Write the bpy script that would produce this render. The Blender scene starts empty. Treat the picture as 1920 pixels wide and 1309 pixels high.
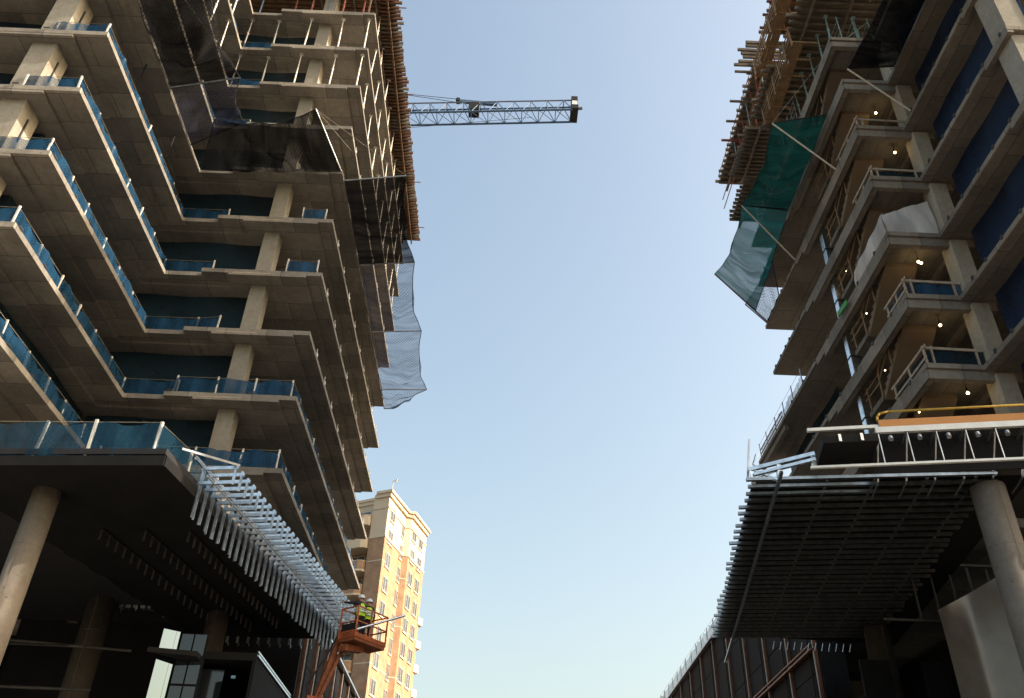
import bpy, bmesh, math, random
from mathutils import Vector, Matrix
random.seed(11)
S = bpy.context.scene
C = S.collection
V = Vector
R_ = math.radians

# ------------------------------------------------------------------ camera
EYE = 1.6
PITCH, ROLL, YAW = .6121, .0378, .0058
fw = V((math.sin(YAW)*math.cos(PITCH), math.cos(YAW)*math.cos(PITCH), math.sin(PITCH)))
r0 = V((math.cos(YAW), -math.sin(YAW), 0)); u0 = r0.cross(fw)
rt = r0*math.cos(ROLL) + u0*math.sin(ROLL); up = u0*math.cos(ROLL) - r0*math.sin(ROLL)
cd = bpy.data.cameras.new('camera'); cam = bpy.data.objects.new('camera', cd); C.objects.link(cam)
cam.matrix_world = Matrix(((rt.x, up.x, -fw.x, 0), (rt.y, up.y, -fw.y, 0), (rt.z, up.z, -fw.z, EYE), (0, 0, 0, 1)))
cd.lens = 36*1629.12/1920; cd.sensor_width = 36; cd.clip_start = .1; cd.clip_end = 3000
S.camera = cam
# ------------------------------------------------------------------ sky, sun, exposure
SUN_EL, SUN_AZ = R_(30), R_(99)            # azimuth clockwise from +Y
w = bpy.data.worlds.new('World'); S.world = w; w.use_nodes = True
nt = w.node_tree; bg = nt.nodes['Background']
sk = nt.nodes.new('ShaderNodeTexSky'); sk.sky_type = 'NISHITA'; sk.sun_disc = False
sk.sun_elevation = SUN_EL; sk.sun_rotation = SUN_AZ
sk.altitude = 0; sk.air_density = 1.45; sk.dust_density = 5.6; sk.ozone_density = 0.0
wb = nt.nodes.new('ShaderNodeMix'); wb.data_type = 'RGBA'; wb.blend_type = 'MULTIPLY'; wb.inputs[0].default_value = 1
wb.inputs[7].default_value = (1, .982, .925, 1)      # one even white balance for the whole sky
nt.links.new(sk.outputs[0], wb.inputs[6]); nt.links.new(wb.outputs[2], bg.inputs[0]); bg.inputs[1].default_value = .15
sd = bpy.data.lights.new('sun', 'SUN'); so = bpy.data.objects.new('sun', sd); C.objects.link(so)
sd.energy = 3.2; sd.angle = R_(.53); sd.color = (1, .89, .75)
sdir = V((math.cos(SUN_EL)*math.sin(SUN_AZ), math.cos(SUN_EL)*math.cos(SUN_AZ), math.sin(SUN_EL)))
so.rotation_euler = (-sdir).to_track_quat('-Z', 'Y').to_euler(); so.location = sdir*200
S.view_settings.view_transform = 'Standard'; S.view_settings.look = 'None'
S.view_settings.exposure = 1.14; S.view_settings.gamma = 1
S.render.engine = 'CYCLES'

# ------------------------------------------------------------------ materials
def newmat(name):
    m = bpy.data.materials.new(name); m.use_nodes = True
    return m, m.node_tree.nodes, m.node_tree.links, m.node_tree.nodes['Principled BSDF']
def pm(name, col, rough=.8, metal=0., var=.15, scale=3., bump=0., bscale=None, spec=.4, coat=0.):
    m, n, l, b = newmat(name)
    g = n.new('ShaderNodeNewGeometry'); no = n.new('ShaderNodeTexNoise')
    no.inputs['Scale'].default_value = scale; no.inputs['Detail'].default_value = 6
    l.new(g.outputs['Position'], no.inputs['Vector'])
    rp = n.new('ShaderNodeValToRGB')
    rp.color_ramp.elements[0].position = .3; rp.color_ramp.elements[1].position = .7
    rp.color_ramp.elements[0].color = (*[c*(1-var) for c in col], 1)
    rp.color_ramp.elements[1].color = (*[min(1, c*(1+var)) for c in col], 1)
    l.new(no.outputs['Fac'], rp.inputs[0]); l.new(rp.outputs[0], b.inputs['Base Color'])
    b.inputs['Roughness'].default_value = rough; b.inputs['Metallic'].default_value = metal
    b.inputs['Specular IOR Level'].default_value = spec; b.inputs['Coat Weight'].default_value = coat
    if bump:
        n2 = n.new('ShaderNodeTexNoise'); n2.inputs['Scale'].default_value = bscale or scale*8; n2.inputs['Detail'].default_value = 4
        l.new(g.outputs['Position'], n2.inputs['Vector'])
        bp = n.new('ShaderNodeBump'); bp.inputs['Strength'].default_value = bump; bp.inputs['Distance'].default_value = .02
        l.new(n2.outputs['Fac'], bp.inputs['Height']); l.new(bp.outputs[0], b.inputs['Normal'])
    return m
def concrete(name, col, panel=(2.44, 1.22), lines=.6, var=.22, rot=0):
    """board-marked concrete: plywood sheet imprints, blotches, streaks, pores"""
    m, n, l, b = newmat(name)
    g = n.new('ShaderNodeNewGeometry')
    mp = n.new('ShaderNodeMapping'); mp.inputs['Rotation'].default_value = (0, 0, rot)
    l.new(g.outputs['Position'], mp.inputs['Vector'])
    br = n.new('ShaderNodeTexBrick'); br.inputs['Scale'].default_value = 1
    br.inputs['Brick Width'].default_value = panel[0]; br.inputs['Row Height'].default_value = panel[1]
    br.inputs['Mortar Size'].default_value = .017; br.inputs['Mortar Smooth'].default_value = .4; br.offset = .37
    br.inputs['Color1'].default_value = (.70, .70, .71, 1); br.inputs['Color2'].default_value = (1.16, 1.14, 1.10, 1)
    k = 1-lines; br.inputs['Mortar'].default_value = (k, k, k, 1)
    l.new(mp.outputs[0], br.inputs['Vector'])
    n1 = n.new('ShaderNodeTexNoise'); n1.inputs['Scale'].default_value = .55; n1.inputs['Detail'].default_value = 8; n1.inputs['Roughness'].default_value = .65
    l.new(g.outputs['Position'], n1.inputs['Vector'])
    rp = n.new('ShaderNodeValToRGB'); rp.color_ramp.elements[0].position = .28; rp.color_ramp.elements[1].position = .72
    rp.color_ramp.elements[0].color = (*[c*(1-var) for c in col], 1); rp.color_ramp.elements[1].color = (*[c*(1+var) for c in col], 1)
    l.new(n1.outputs['Fac'], rp.inputs[0])
    mx = n.new('ShaderNodeMix'); mx.data_type = 'RGBA'; mx.blend_type = 'MULTIPLY'; mx.inputs[0].default_value = 1
    l.new(rp.outputs[0], mx.inputs[6]); l.new(br.outputs['Color'], mx.inputs[7])
    # rust / water streaks
    m2 = n.new('ShaderNodeMapping'); m2.inputs['Scale'].default_value = (2.2, .35, .5); l.new(g.outputs['Position'], m2.inputs['Vector'])
    n2 = n.new('ShaderNodeTexNoise'); n2.inputs['Scale'].default_value = 1.3; n2.inputs['Detail'].default_value = 7; l.new(m2.outputs[0], n2.inputs['Vector'])
    r2 = n.new('ShaderNodeValToRGB'); r2.color_ramp.elements[0].position = .58; r2.color_ramp.elements[1].position = .78
    r2.color_ramp.elements[0].color = (0, 0, 0, 1); r2.color_ramp.elements[1].color = (.75, .75, .75, 1); l.new(n2.outputs['Fac'], r2.inputs[0])
    mx2 = n.new('ShaderNodeMix'); mx2.data_type = 'RGBA'; l.new(r2.outputs[0], mx2.inputs[0]); l.new(mx.outputs[2], mx2.inputs[6])
    mx2.inputs[7].default_value = (col[0]*.62, col[1]*.52, col[2]*.42, 1)
    vo = n.new('ShaderNodeTexVoronoi'); vo.inputs['Scale'].default_value = 2.6; l.new(g.outputs['Position'], vo.inputs['Vector'])
    rv = n.new('ShaderNodeValToRGB'); rv.color_ramp.elements[0].position = .03; rv.color_ramp.elements[1].position = .10
    rv.color_ramp.elements[0].color = (.45, .45, .45, 1); rv.color_ramp.elements[1].color = (1, 1, 1, 1); l.new(vo.outputs['Distance'], rv.inputs[0])
    n4 = n.new('ShaderNodeTexNoise'); n4.inputs['Scale'].default_value = 5.5; n4.inputs['Detail'].default_value = 8; n4.inputs['Roughness'].default_value = .75; l.new(g.outputs['Position'], n4.inputs['Vector'])
    r4 = n.new('ShaderNodeMapRange'); r4.inputs[1].default_value = .3; r4.inputs[2].default_value = .7; r4.inputs[3].default_value = .82; r4.inputs[4].default_value = 1.18; l.new(n4.outputs['Fac'], r4.inputs[0])
    mx3 = n.new('ShaderNodeMix'); mx3.data_type = 'RGBA'; mx3.blend_type = 'MULTIPLY'; mx3.inputs[0].default_value = 1; l.new(mx2.outputs[2], mx3.inputs[6]); l.new(rv.outputs[0], mx3.inputs[7])
    mx4 = n.new('ShaderNodeMix'); mx4.data_type = 'RGBA'; mx4.blend_type = 'MULTIPLY'; mx4.inputs[0].default_value = 1; l.new(mx3.outputs[2], mx4.inputs[6]); l.new(r4.outputs[0], mx4.inputs[7])
    l.new(mx4.outputs[2], b.inputs['Base Color'])
    b.inputs['Roughness'].default_value = .85; b.inputs['Specular IOR Level'].default_value = .25
    n3 = n.new('ShaderNodeTexNoise'); n3.inputs['Scale'].default_value = 14; n3.inputs['Detail'].default_value = 5; l.new(g.outputs['Position'], n3.inputs['Vector'])
    bp = n.new('ShaderNodeBump'); bp.inputs['Strength'].default_value = .35; bp.inputs['Distance'].default_value = .01
    l.new(n3.outputs['Fac'], bp.inputs['Height']); l.new(bp.outputs[0], b.inputs['Normal'])
    return m
def netmat(name, col, alpha, cell=.11, contrast=.5, transl=.5, fold=2.0):
    """open woven mesh: strands on UV metres, fold streaks from stretched noise"""
    m = bpy.data.materials.new(name); m.use_nodes = True
    n = m.node_tree.nodes; l = m.node_tree.links; n.clear()
    out = n.new('ShaderNodeOutputMaterial')
    uv = n.new('ShaderNodeUVMap')
    mp = n.new('ShaderNodeMapping'); mp.inputs['Rotation'].default_value = (0, 0, .78); l.new(uv.outputs[0], mp.inputs['Vector'])
    br = n.new('ShaderNodeTexBrick'); br.offset = 0; br.inputs['Scale'].default_value = 1
    br.inputs['Brick Width'].default_value = cell; br.inputs['Row Height'].default_value = cell
    br.inputs['Mortar Size'].default_value = cell*.13; br.inputs['Mortar Smooth'].default_value = .3
    br.inputs['Color1'].default_value = (0, 0, 0, 1); br.inputs['Color2'].default_value = (0, 0, 0, 1); br.inputs['Mortar'].default_value = (1, 1, 1, 1)
    l.new(mp.outputs[0], br.inputs['Vector'])
    m2 = n.new('ShaderNodeMapping'); m2.inputs['Scale'].default_value = (fold, .3, 1); l.new(uv.outputs[0], m2.inputs['Vector'])
    no = n.new('ShaderNodeTexNoise'); no.inputs['Scale'].default_value = 1.1; no.inputs['Detail'].default_value = 5; no.inputs['Distortion'].default_value = .8
    l.new(m2.outputs[0], no.inputs['Vector'])
    mr = n.new('ShaderNodeMapRange'); mr.inputs[1].default_value = .3; mr.inputs[2].default_value = .72
    mr.inputs[3].default_value = max(0, alpha-.16); mr.inputs[4].default_value = min(1, alpha+.16); l.new(no.outputs['Fac'], mr.inputs[0])
    ml = n.new('ShaderNodeMath'); ml.operation = 'MULTIPLY_ADD'; l.new(br.outputs['Color'], ml.inputs[0]); ml.inputs[1].default_value = contrast
    l.new(mr.outputs[0], ml.inputs[2]); ml.use_clamp = True
    d = n.new('ShaderNodeBsdfDiffuse'); t = n.new('ShaderNodeBsdfTranslucent'); tr = n.new('ShaderNodeBsdfTransparent')
    n5_ = n.new('ShaderNodeTexNoise'); n5_.inputs['Scale'].default_value = .9; n5_.inputs['Detail'].default_value = 6; l.new(m2.outputs[0], n5_.inputs['Vector'])
    rc = n.new('ShaderNodeValToRGB'); rc.color_ramp.elements[0].position = .3; rc.color_ramp.elements[1].position = .72
    rc.color_ramp.elements[0].color = (*[c*.55 for c in col], 1); rc.color_ramp.elements[1].color = (*[min(1, c*1.35+.008) for c in col], 1)
    l.new(n5_.outputs['Fac'], rc.inputs[0]); l.new(rc.outputs[0], d.inputs[0]); l.new(rc.outputs[0], t.inputs[0])
    m1 = n.new('ShaderNodeMixShader'); m1.inputs[0].default_value = transl; l.new(d.outputs[0], m1.inputs[1]); l.new(t.outputs[0], m1.inputs[2])
    ms = n.new('ShaderNodeMixShader'); l.new(ml.outputs[0], ms.inputs[0]); l.new(tr.outputs[0], ms.inputs[1]); l.new(m1.outputs[0], ms.inputs[2])
    l.new(ms.outputs[0], out.inputs[0])
    return m
def emit(name, col, s):
    m, n, l, b = newmat(name); b.inputs['Base Color'].default_value = (*col, 1)
    b.inputs['Emission Color'].default_value = (*col, 1); b.inputs['Emission Strength'].default_value = s
    return m
M = {}
M['conc'] = concrete('concrete', (.25, .23, .203), var=.30)
M['conc_r'] = concrete('concrete_right', (.235, .21, .18), rot=1.57, var=.28)
M['col'] = concrete('concrete_column', (.40, .37, .31), panel=(40, 1.45), lines=.25, var=.14)
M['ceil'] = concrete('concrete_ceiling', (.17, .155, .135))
M['rcol_shade'] = concrete('shaded_cast', (.085, .075, .062), panel=(40, 3.9), lines=.2)  # darker copy of the round column concrete, shade put into its colour
M['lobby'] = concrete('lobby_concrete', (.45, .41, .35))
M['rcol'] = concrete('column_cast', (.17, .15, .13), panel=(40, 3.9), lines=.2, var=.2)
M['bounce_slab'] = concrete('bounce_slab_concrete', (.48, .45, .40), var=.15)  # pale concrete for the added slabs that bounce light
M['stair'] = pm('stair_concrete', (.20, .15, .105), .9, var=.12, scale=.8, bump=.2)
M['ground'] = pm('packed_dirt', (.095, .08, .062), .95, var=.25, scale=.4, bump=.4, bscale=6)
M['asphalt'] = pm('asphalt', (.055, .054, .052), .9, var=.2, scale=1.5, bump=.3, bscale=40)
M['pave'] = pm('paving', (.15, .14, .125), .9, var=.12, scale=1)
M['galv'] = pm('galvanised_steel', (.70, .74, .78), .30, 1., var=.22, scale=6, bump=.08, bscale=60)
M['galvd'] = pm('weathered_galvanised', (.45, .47, .49), .42, 1., var=.25, scale=5)
M['chan'] = pm('dull_channel', (.38, .395, .41), .34, 1., var=.3, scale=5)
M['clampm'] = pm('dark_clamp', (.05, .048, .045), .6, .2, var=.2)
M['white'] = pm('white_track', (.74, .74, .71), .45, .25, var=.08, scale=4)
M['post'] = pm('pale_post', (.66, .63, .57), .5, .1, var=.15, scale=5)
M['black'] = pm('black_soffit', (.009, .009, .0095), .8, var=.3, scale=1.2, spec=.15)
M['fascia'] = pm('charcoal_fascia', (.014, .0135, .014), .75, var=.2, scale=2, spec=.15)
M['panel'] = pm('charcoal_panel', (.012, .012, .0135), .75, var=.2, scale=.9, spec=.12)
M['copper'] = pm('copper_fin', (.23, .11, .07), .45, .7, var=.25, scale=3)
M['wood'] = pm('timber', (.125, .072, .043), .85, var=.35, scale=2.2, bump=.2)
M['woodp'] = pm('fresh_lumber', (.26, .165, .09), .8, var=.25, scale=3)
M['woodg'] = pm('grey_timber', (.15, .125, .10), .9, var=.3, scale=2.5, bump=.2)
M['ply'] = pm('plywood', (.16, .12, .08), .8, var=.25, scale=.7)
M['rail'] = pm('wood_rail_right', (.40, .33, .26), .8, var=.2, scale=4)
M['teal'] = pm('teal_prop', (.22, .36, .37), .5, .2, var=.2, scale=6)
M['redsteel'] = pm('red_primer_steel', (.21, .065, .042), .6, .1, var=.25, scale=5)
M['crane'] = pm('crane_blue', (.075, .135, .23), .5, .2, var=.15, scale=2)
M['crgrey'] = pm('crane_grey', (.16, .18, .22), .5, .3, var=.15, scale=2)
M['dark'] = pm('dark_rubber', (.018, .018, .02), .7, var=.2, scale=4)
M['lift'] = pm('orange_lift', (.40, .098, .03), .5, 0, var=.25, scale=5, spec=.5)
M['liftdk'] = pm('rusty_orange', (.27, .085, .035), .7, 0, var=.35, scale=6)
M['orange'] = pm('orange_toe_board', (.56, .25, .075), .55, var=.08, scale=2)
M['yellow'] = pm('yellow_tube', (.50, .31, .05), .45, .1, var=.1, scale=5)
M['green'] = pm('green_board', (.045, .28, .04), .5, var=.2, scale=4)
M['sheet'] = netmat('white_plastic', (.84, .82, .83), .97, cell=5, contrast=0, transl=.3, fold=1.2)
M['brick'] = pm('brick', (.36, .225, .14), .9, var=.22, scale=1.1, bump=.2)
M['cream'] = pm('cream_stucco', (.60, .49, .36), .85, var=.06, scale=.6)
M['pier'] = pm('pier_stone', (.40, .30, .19), .85, var=.12, scale=.8)
M['frame'] = pm('window_frame', (.46, .44, .41), .5, var=.05)
M['skin'] = pm('skin', (.42, .25, .18), .6, var=.1, scale=10)
M['navy'] = pm('dark_clothes', (.02, .02, .026), .9, var=.25, scale=8)
M['vest'] = pm('hi_vis', (.55, .85, .05), .7, var=.1, scale=12)
M['silver'] = pm('silver_tape', (.6, .6, .6), .4, .3, var=.05)
M['helmet'] = pm('white_helmet', (.8, .8, .78), .3, var=.04, spec=.6)
M['hair'] = pm('hair', (.03, .02, .015), .8)
M['bulb'] = emit('lit_bulb', (1, .72, .33), 9)
M['glass'], _n, _l, _b = newmat('dark_glass')
_b.inputs['Base Color'].default_value = (.012, .016, .02, 1); _b.inputs['Roughness'].default_value = .04; _b.inputs['Specular IOR Level'].default_value = .9
_nz = _n.new('ShaderNodeTexNoise'); _nz.inputs['Scale'].default_value = .8; _bp = _n.new('ShaderNodeBump'); _bp.inputs['Strength'].default_value = .05
_l.new(_nz.outputs[0], _bp.inputs['Height']); _l.new(_bp.outputs[0], _b.inputs['Normal'])
M['mirror'] = pm('coated_glass', (.15, .195, .225), .03, 1., var=.03, scale=.5)
M['pane'] = pm('house_glass', (.075, .078, .085), .2, 0, var=.6, scale=.35, spec=.6)
M['nblue'] = netmat('blue_net', (.031, .115, .235), .72, cell=.09, contrast=.1, transl=.55)
M['nblue2'] = netmat('sheer_blue_net', (.034, .115, .20), .60, cell=.09, contrast=.1, transl=.5)
M['nnavy'] = netmat('navy_screen', (.022, .045, .105), .98, cell=.09, contrast=.05, transl=.3, fold=.35)
M['nblued'] = netmat('blue_screen', (.024, .050, .072), .98, cell=.09, contrast=.05, transl=.35, fold=.35)
M['nblack'] = netmat('black_net', (.012, .012, .013), .87, contrast=.12, transl=.25)
M['nblack2'] = netmat('dense_black_net', (.010, .010, .011), .93, contrast=.06, transl=.2)
M['nthin'] = netmat('thin_black_net', (.035, .04, .07), .36, contrast=.35, transl=.4, cell=.12)
M['ngreen'] = netmat('green_net', (.012, .10, .075), .93, contrast=.1, transl=.5)
M['nteal'] = netmat('thin_green_net', (.03, .19, .17), .74, contrast=.3, transl=.55)
M['rope'] = pm('rope', (.30, .27, .22), .9)

# ------------------------------------------------------------------ mesh helpers
ORG = {}
def org(o):
    return ORG.get(o.name, V((0, 0, 0))) if o else V((0, 0, 0))
def thing(name, label, cat, loc=(0, 0, 0), group=None):
    o = bpy.data.objects.new(name, None); C.objects.link(o); o.location = loc; o.empty_display_size = .2
    ORG[o.name] = V(loc); o['label'] = label; o['category'] = cat
    if group: o['group'] = group
    return o
def tag(o, label, cat, group=None):
    o['label'] = label; o['category'] = cat
    if group: o['group'] = group
    return o
def struct(o):
    o['kind'] = 'structure'; return o
class MB:
    def __init__(s): s.v = []; s.f = []; s.uv = {}
    def add(s, vs, fs):
        b = len(s.v); s.v += [V(p) for p in vs]; s.f += [tuple(b+i for i in f) for f in fs]; return s
    def box(s, x0, x1, y0, y1, z0, z1):
        return s.add([(x0, y0, z0), (x1, y0, z0), (x1, y1, z0), (x0, y1, z0), (x0, y0, z1), (x1, y0, z1), (x1, y1, z1), (x0, y1, z1)],
                     [(0, 3, 2, 1), (4, 5, 6, 7), (0, 1, 5, 4), (1, 2, 6, 5), (2, 3, 7, 6), (3, 0, 4, 7)])
    def beam(s, a, b, w, h=None, upv=(0, 0, 1)):
        a = V(a); b = V(b); h = h or w; d = (b-a).normalized(); u = V(upv)
        if abs(d.dot(u)) > .98: u = V((0, 1, 0))
        sd_ = d.cross(u).normalized(); u = sd_.cross(d).normalized()
        c = [sd_*(-w/2)+u*(-h/2), sd_*(w/2)+u*(-h/2), sd_*(w/2)+u*(h/2), sd_*(-w/2)+u*(h/2)]
        return s.add([a+q for q in c]+[b+q for q in c], [(0, 3, 2, 1), (4, 5, 6, 7), (0, 1, 5, 4), (1, 2, 6, 5), (2, 3, 7, 6), (3, 0, 4, 7)])
    def chan(s, a, b, w, h, t=.012, upv=(0, 0, 1)):
        """open U channel, open side along -up"""
        a = V(a); b = V(b); d = (b-a).normalized(); u = V(upv)
        if abs(d.dot(u)) > .98: u = V((0, 1, 0))
        sv = d.cross(u).normalized(); u = sv.cross(d).normalized()
        s.beam(a+u*(h/2-t/2), b+u*(h/2-t/2), w, t, u)
        for q in (-1, 1): s.beam(a+sv*q*(w/2-t/2)-u*t/2, b+sv*q*(w/2-t/2)-u*t/2, t, h-t, u)
        return s
    def cyl(s, a, b, r, n=8, r2=None):
        a = V(a); b = V(b); d = (b-a).normalized(); u = V((0, 0, 1)) if abs(d.z) < .9 else V((0, 1, 0))
        sv = d.cross(u).normalized(); u = sv.cross(d); r2 = r if r2 is None else r2
        k = len(s.v)
        for p, rr in ((a, r), (b, r2)):
            for i in range(n):
                t = 2*math.pi*i/n; s.v.append(p+sv*math.cos(t)*rr+u*math.sin(t)*rr)
        s.f += [(k+i, k+(i+1) % n, k+n+(i+1) % n, k+n+i) for i in range(n)]
        s.f += [tuple(k+n-1-i for i in range(n)), tuple(k+n+i for i in range(n))]
        return s
    def tube(s, pts, r, n=6):
        for a, b in zip(pts, pts[1:]): s.cyl(a, b, r, n)
        return s
    def prism(s, poly, z0, z1):
        n = len(poly); ar = sum(poly[i][0]*poly[(i+1) % n][1]-poly[(i+1) % n][0]*poly[i][1] for i in range(n))
        if ar < 0: poly = poly[::-1]
        k = len(s.v); s.v += [V((x, y, z0)) for x, y in poly]+[V((x, y, z1)) for x, y in poly]
        s.f += [tuple(k+n-1-i for i in range(n)), tuple(k+n+i for i in range(n))]
        s.f += [(k+i, k+(i+1) % n, k+n+(i+1) % n, k+n+i) for i in range(n)]
        return s
    def grid(s, fn, nu, nv, su=1, sv=1):
        """fn(u,v) -> point, uv in metres su x sv"""
        k = len(s.v)
        for j in range(nv+1):
            for i in range(nu+1):
                s.uv[len(s.v)] = (i/nu*su, j/nv*sv); s.v.append(V(fn(i/nu, j/nv)))
        for j in range(nv):
            for i in range(nu):
                a = k+j*(nu+1)+i; s.f.append((a, a+1, a+nu+2, a+nu+1))
        return s
    def mesh(s, name, mat, o=V((0, 0, 0)), smooth=False):
        me = bpy.data.meshes.new(name); me.from_pydata([p-o for p in s.v], [], s.f); me.materials.append(M[mat])
        if s.uv:
            ul = me.uv_layers.new(name='UVMap')
            for lp in me.loops: ul.data[lp.index].uv = s.uv.get(lp.vertex_index, (0, 0))
        if smooth:
            for p in me.polygons: p.use_smooth = True
        me.update(); return me
    def build(s, name, mat, parent=None, smooth=False, bevel=0, label=None):
        o = bpy.data.objects.new(name, s.mesh(name, mat, org(parent), smooth)); C.objects.link(o)
        if parent: o.parent = parent
        ORG[o.name] = org(parent)
        if bevel:
            b = o.modifiers.new('bevel', 'BEVEL'); b.width = bevel; b.segments = 2; b.limit_method = 'ANGLE'
        if label: o['label'] = label
        return o
def inst(name, me, parent, loc, rotz=0, scale=(1, 1, 1), rot=None):
    o = bpy.data.objects.new(name, me); C.objects.link(o); o.parent = parent; o.location = V(loc)-org(parent)
    o.rotation_euler = rot or (0, 0, rotz); o.scale = scale; ORG[o.name] = org(parent); return o
def lerp(a, b, t): return V(a)*(1-t)+V(b)*t
zk = lambda k: 15.79+3.1*k
zt = lambda k: zk(k)+.20
U = random.uniform

# ------------------------------------------------------------------ setting: ground, road, pavement
struct(MB().box(-600, 600, -600, 900, -.5, 0).build('ground', 'ground'))
struct(MB().box(-4.2, 4.6, -300, 500, .001, .006).build('road', 'asphalt'))
struct(MB().box(-8, -4.2, -300, 500, .001, .13).build('pavement', 'pave', bevel=.01))
struct(MB().box(4.6, 9.5, -300, 500, .001, .13).build('pavement', 'pave', bevel=.01))
dash = thing('lane_markings', 'white dashed centre line painted along the street between the towers', 'road marking')
del dash['label']; del dash['category']; dash['kind'] = 'structure'
dm = MB().box(-.06, .06, 0, 3, .010, .014).mesh('dash', 'white')
for i in range(12): inst('dash', dm, dash, (.2, -30+i*9, 0))

struct(MB().box(-34, -8.2, 5, 60, .002, .16).build('floor', 'bounce_slab', bevel=.01))  # unseen pale slab, added to bounce light onto the lobby ceiling
struct(MB().box(9.6, 34, 14.5, 60, .002, .16).build('floor', 'bounce_slab', bevel=.01))  # matching unseen slab, added to lift the light under the right canopy

# ================================================================== LEFT TOWER
LT = thing('concrete_tower', 'unfinished grey concrete tower on the left with stacked open floor slabs', 'building', (-18, 35, 0))
NL = 10
for k in range(NL):
    z = zk(k)
    thin = [(-30, 19.39), (-14.79, 19.39), (-14.79, 28.95), (-13.15, 28.95), (-13.15, 28.66), (-8.04, 28.66), (-8.04, 49.55), (-30, 49.55)]
    main = [(-29.99, 19.40), (-15.99, 19.40), (-15.99, 29.55), (-12.0, 29.55), (-12.0, 28.64), (-8.70, 28.64), (-8.70, 49.46), (-29.99, 49.46)]
    MB().prism(thin, z, z+.2).prism(main, z-.11, z+.05).build('slab', 'conc', LT)
colm = MB().box(-.44, .44, 0, .95, 0, 2.80).mesh('column', 'col')
colb = MB().box(-.33, .33, 0, .62, 0, 2.80).mesh('column', 'col')
for k in range(NL):
    inst('column', colm, LT, (-17.1, 19.75, zt(k)-.005))
    inst('column', colm, LT, (-24.5, 19.75, zt(k)-.005))
    inst('column', colb, LT, (-10.83, 29.35, zt(k)-.005))
    for (x, y) in ((-10.9, 36.2), (-10.9, 43.2), (-10.9, 48.5), (-17.1, 28.5), (-17.5, 36.2), (-17.5, 43.2)):
        inst('column', colb, LT, (x, y, zt(k)-.005))
groove_strip = MB().box(0, .02, -.04, .04, 0, 1.1).mesh('groove_strip', 'dark')  # raised dark strip standing in for the shade of a column groove
for k in range(NL):
    inst('groove_shade', groove_strip, LT, (-16.662, 20.2, zt(k)+1.2))
# ragged shear core and blue screens seen deep inside the floors
for k in range(NL-1):
    z0, z1 = zt(k), zk(k+1)-.12
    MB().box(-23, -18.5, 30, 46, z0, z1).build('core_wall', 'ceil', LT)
    def scr(a, b):
        a = V(a); b = V(b); L = (b-a).length
        nrm = V((0, 0, 1)).cross((b-a).normalized())
        ph = U(0, 6)
        return MB().grid(lambda u, v: a.lerp(b, u)+V((0, 0, z0+(z1-.05-z0)*v))+nrm*.05*math.sin(u*9+ph), 14, 1, L, z1-z0).build('mesh_screen', 'nblued', LT, smooth=True)
    scr((-16.6, 30.2, 0), (-10.9, 30.2, 0)); scr((-29.5, 21.15, 0), (-16.7, 21.15, 0)); scr((-16.65, 21.2, 0), (-16.65, 30.1, 0)); scr((-29, 30, 0), (-29, 48, 0))
# drain/cable stubs on soffits
for (x, y, k) in ((-15.3, 22.9, 5), (-15.2, 26.6, 5)):
    MB().cyl((x, y, zk(k)-.9), (x, y, zk(k)-.12), .035, 6).build('drain_stub', 'dark', LT)
for k in (2, 3, 4, 6, 7):
    cl = MB().box(-.02, .05, -.05, .05, -.12, .06).box(-.012, .012, -.012, .012, .06, .30).mesh('edge_clamp', 'post')
    for i in range(9): inst('edge_clamp', cl, LT, (-8.06, 30.2+i*2.15+U(-.2, .2), zt(k)+.03))
# cast-in anchor recesses along the front edge
for k in range(NL):
    MB().box(-11.8, -10.2, 28.632, 28.7, zk(k)-.02, zk(k)+.03).build('edge_recess', 'rail', LT)

# ------------------------------------------------------------------ guardrails with blue net
ORD = ['lowest', 'second', 'third', 'fourth', 'fifth', 'sixth', 'seventh', 'eighth', 'ninth', 'tenth']
def guardrail(k, paths, label, h=.84, step=1.6, net='nblue', clamps=True, z=None, mat='post', name='guardrail', cat='guardrail', r=.028, posth=.92, group=None):
    zz = zt(k) if z is None else z
    p0 = paths[0][0]; t = thing(name, label, cat, (p0[0], p0[1], zz), group)
    pmx = MB().box(-r, r, -r, r, 0, posth).mesh('post', mat)
    cm = MB().box(-.11, .11, -.012, .012, -.03, .015).mesh('clamp', 'clampm') if clamps else None
    for P in paths:
        P = [V((x, y, zz)) for x, y in P]
        top = MB()
        for a, b in zip(P, P[1:]):
            L = (b-a).length; n = max(1, round(L/step)); d = (b-a)/L
            for i in range(n+1 if b is P[-1] else n):
                q = a.lerp(b, i/n)+d*(U(-.15, .15) if 0 < i < n else 0); inst('post', pmx, t, q, math.atan2(d.y, d.x), rot=(U(-.05, .05), U(-.05, .05), math.atan2(d.y, d.x)))
                if clamps:
                    out = d.cross(V((0, 0, 1)))
                    inst('clamp', cm, t, q+out*.36+V((0, 0, .04)), math.atan2(d.y, d.x))
            top.cyl(a+V((0, 0, posth-.04)), b+V((0, 0, posth-.04)), .008, 5)
            out = d.cross(V((0, 0, 1))); ph = U(0, 6)
            nu = max(4, int(L*4))
            MB().grid(lambda u, v: a.lerp(b, u)+V((0, 0, .01+v*(h-.10*abs(math.sin(u*L*1.95+ph))-.03*math.sin(u*L*7+ph*2))))+out*(.045+.045*math.sin(u*L*3.1+ph+v*3)+.025*math.sin(u*L*11+v*5)), nu, 3, L, h).build('net', net, t, smooth=True)
        top.build('top_wire', 'rope', t)
    return t
full = [(-17.0, 19.7), (-15.12, 19.7), (-15.12, 29.28), (-12.95, 29.28), (-12.95, 28.98), (-8.36, 28.98), (-8.36, 49.2)]
guardrail(0, [full], 'blue netted guardrail on the lowest slab just above the black canopy, left tower')
guardrail(1, [full], 'blue netted guardrail on the second slab above the black canopy, left tower')
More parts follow.
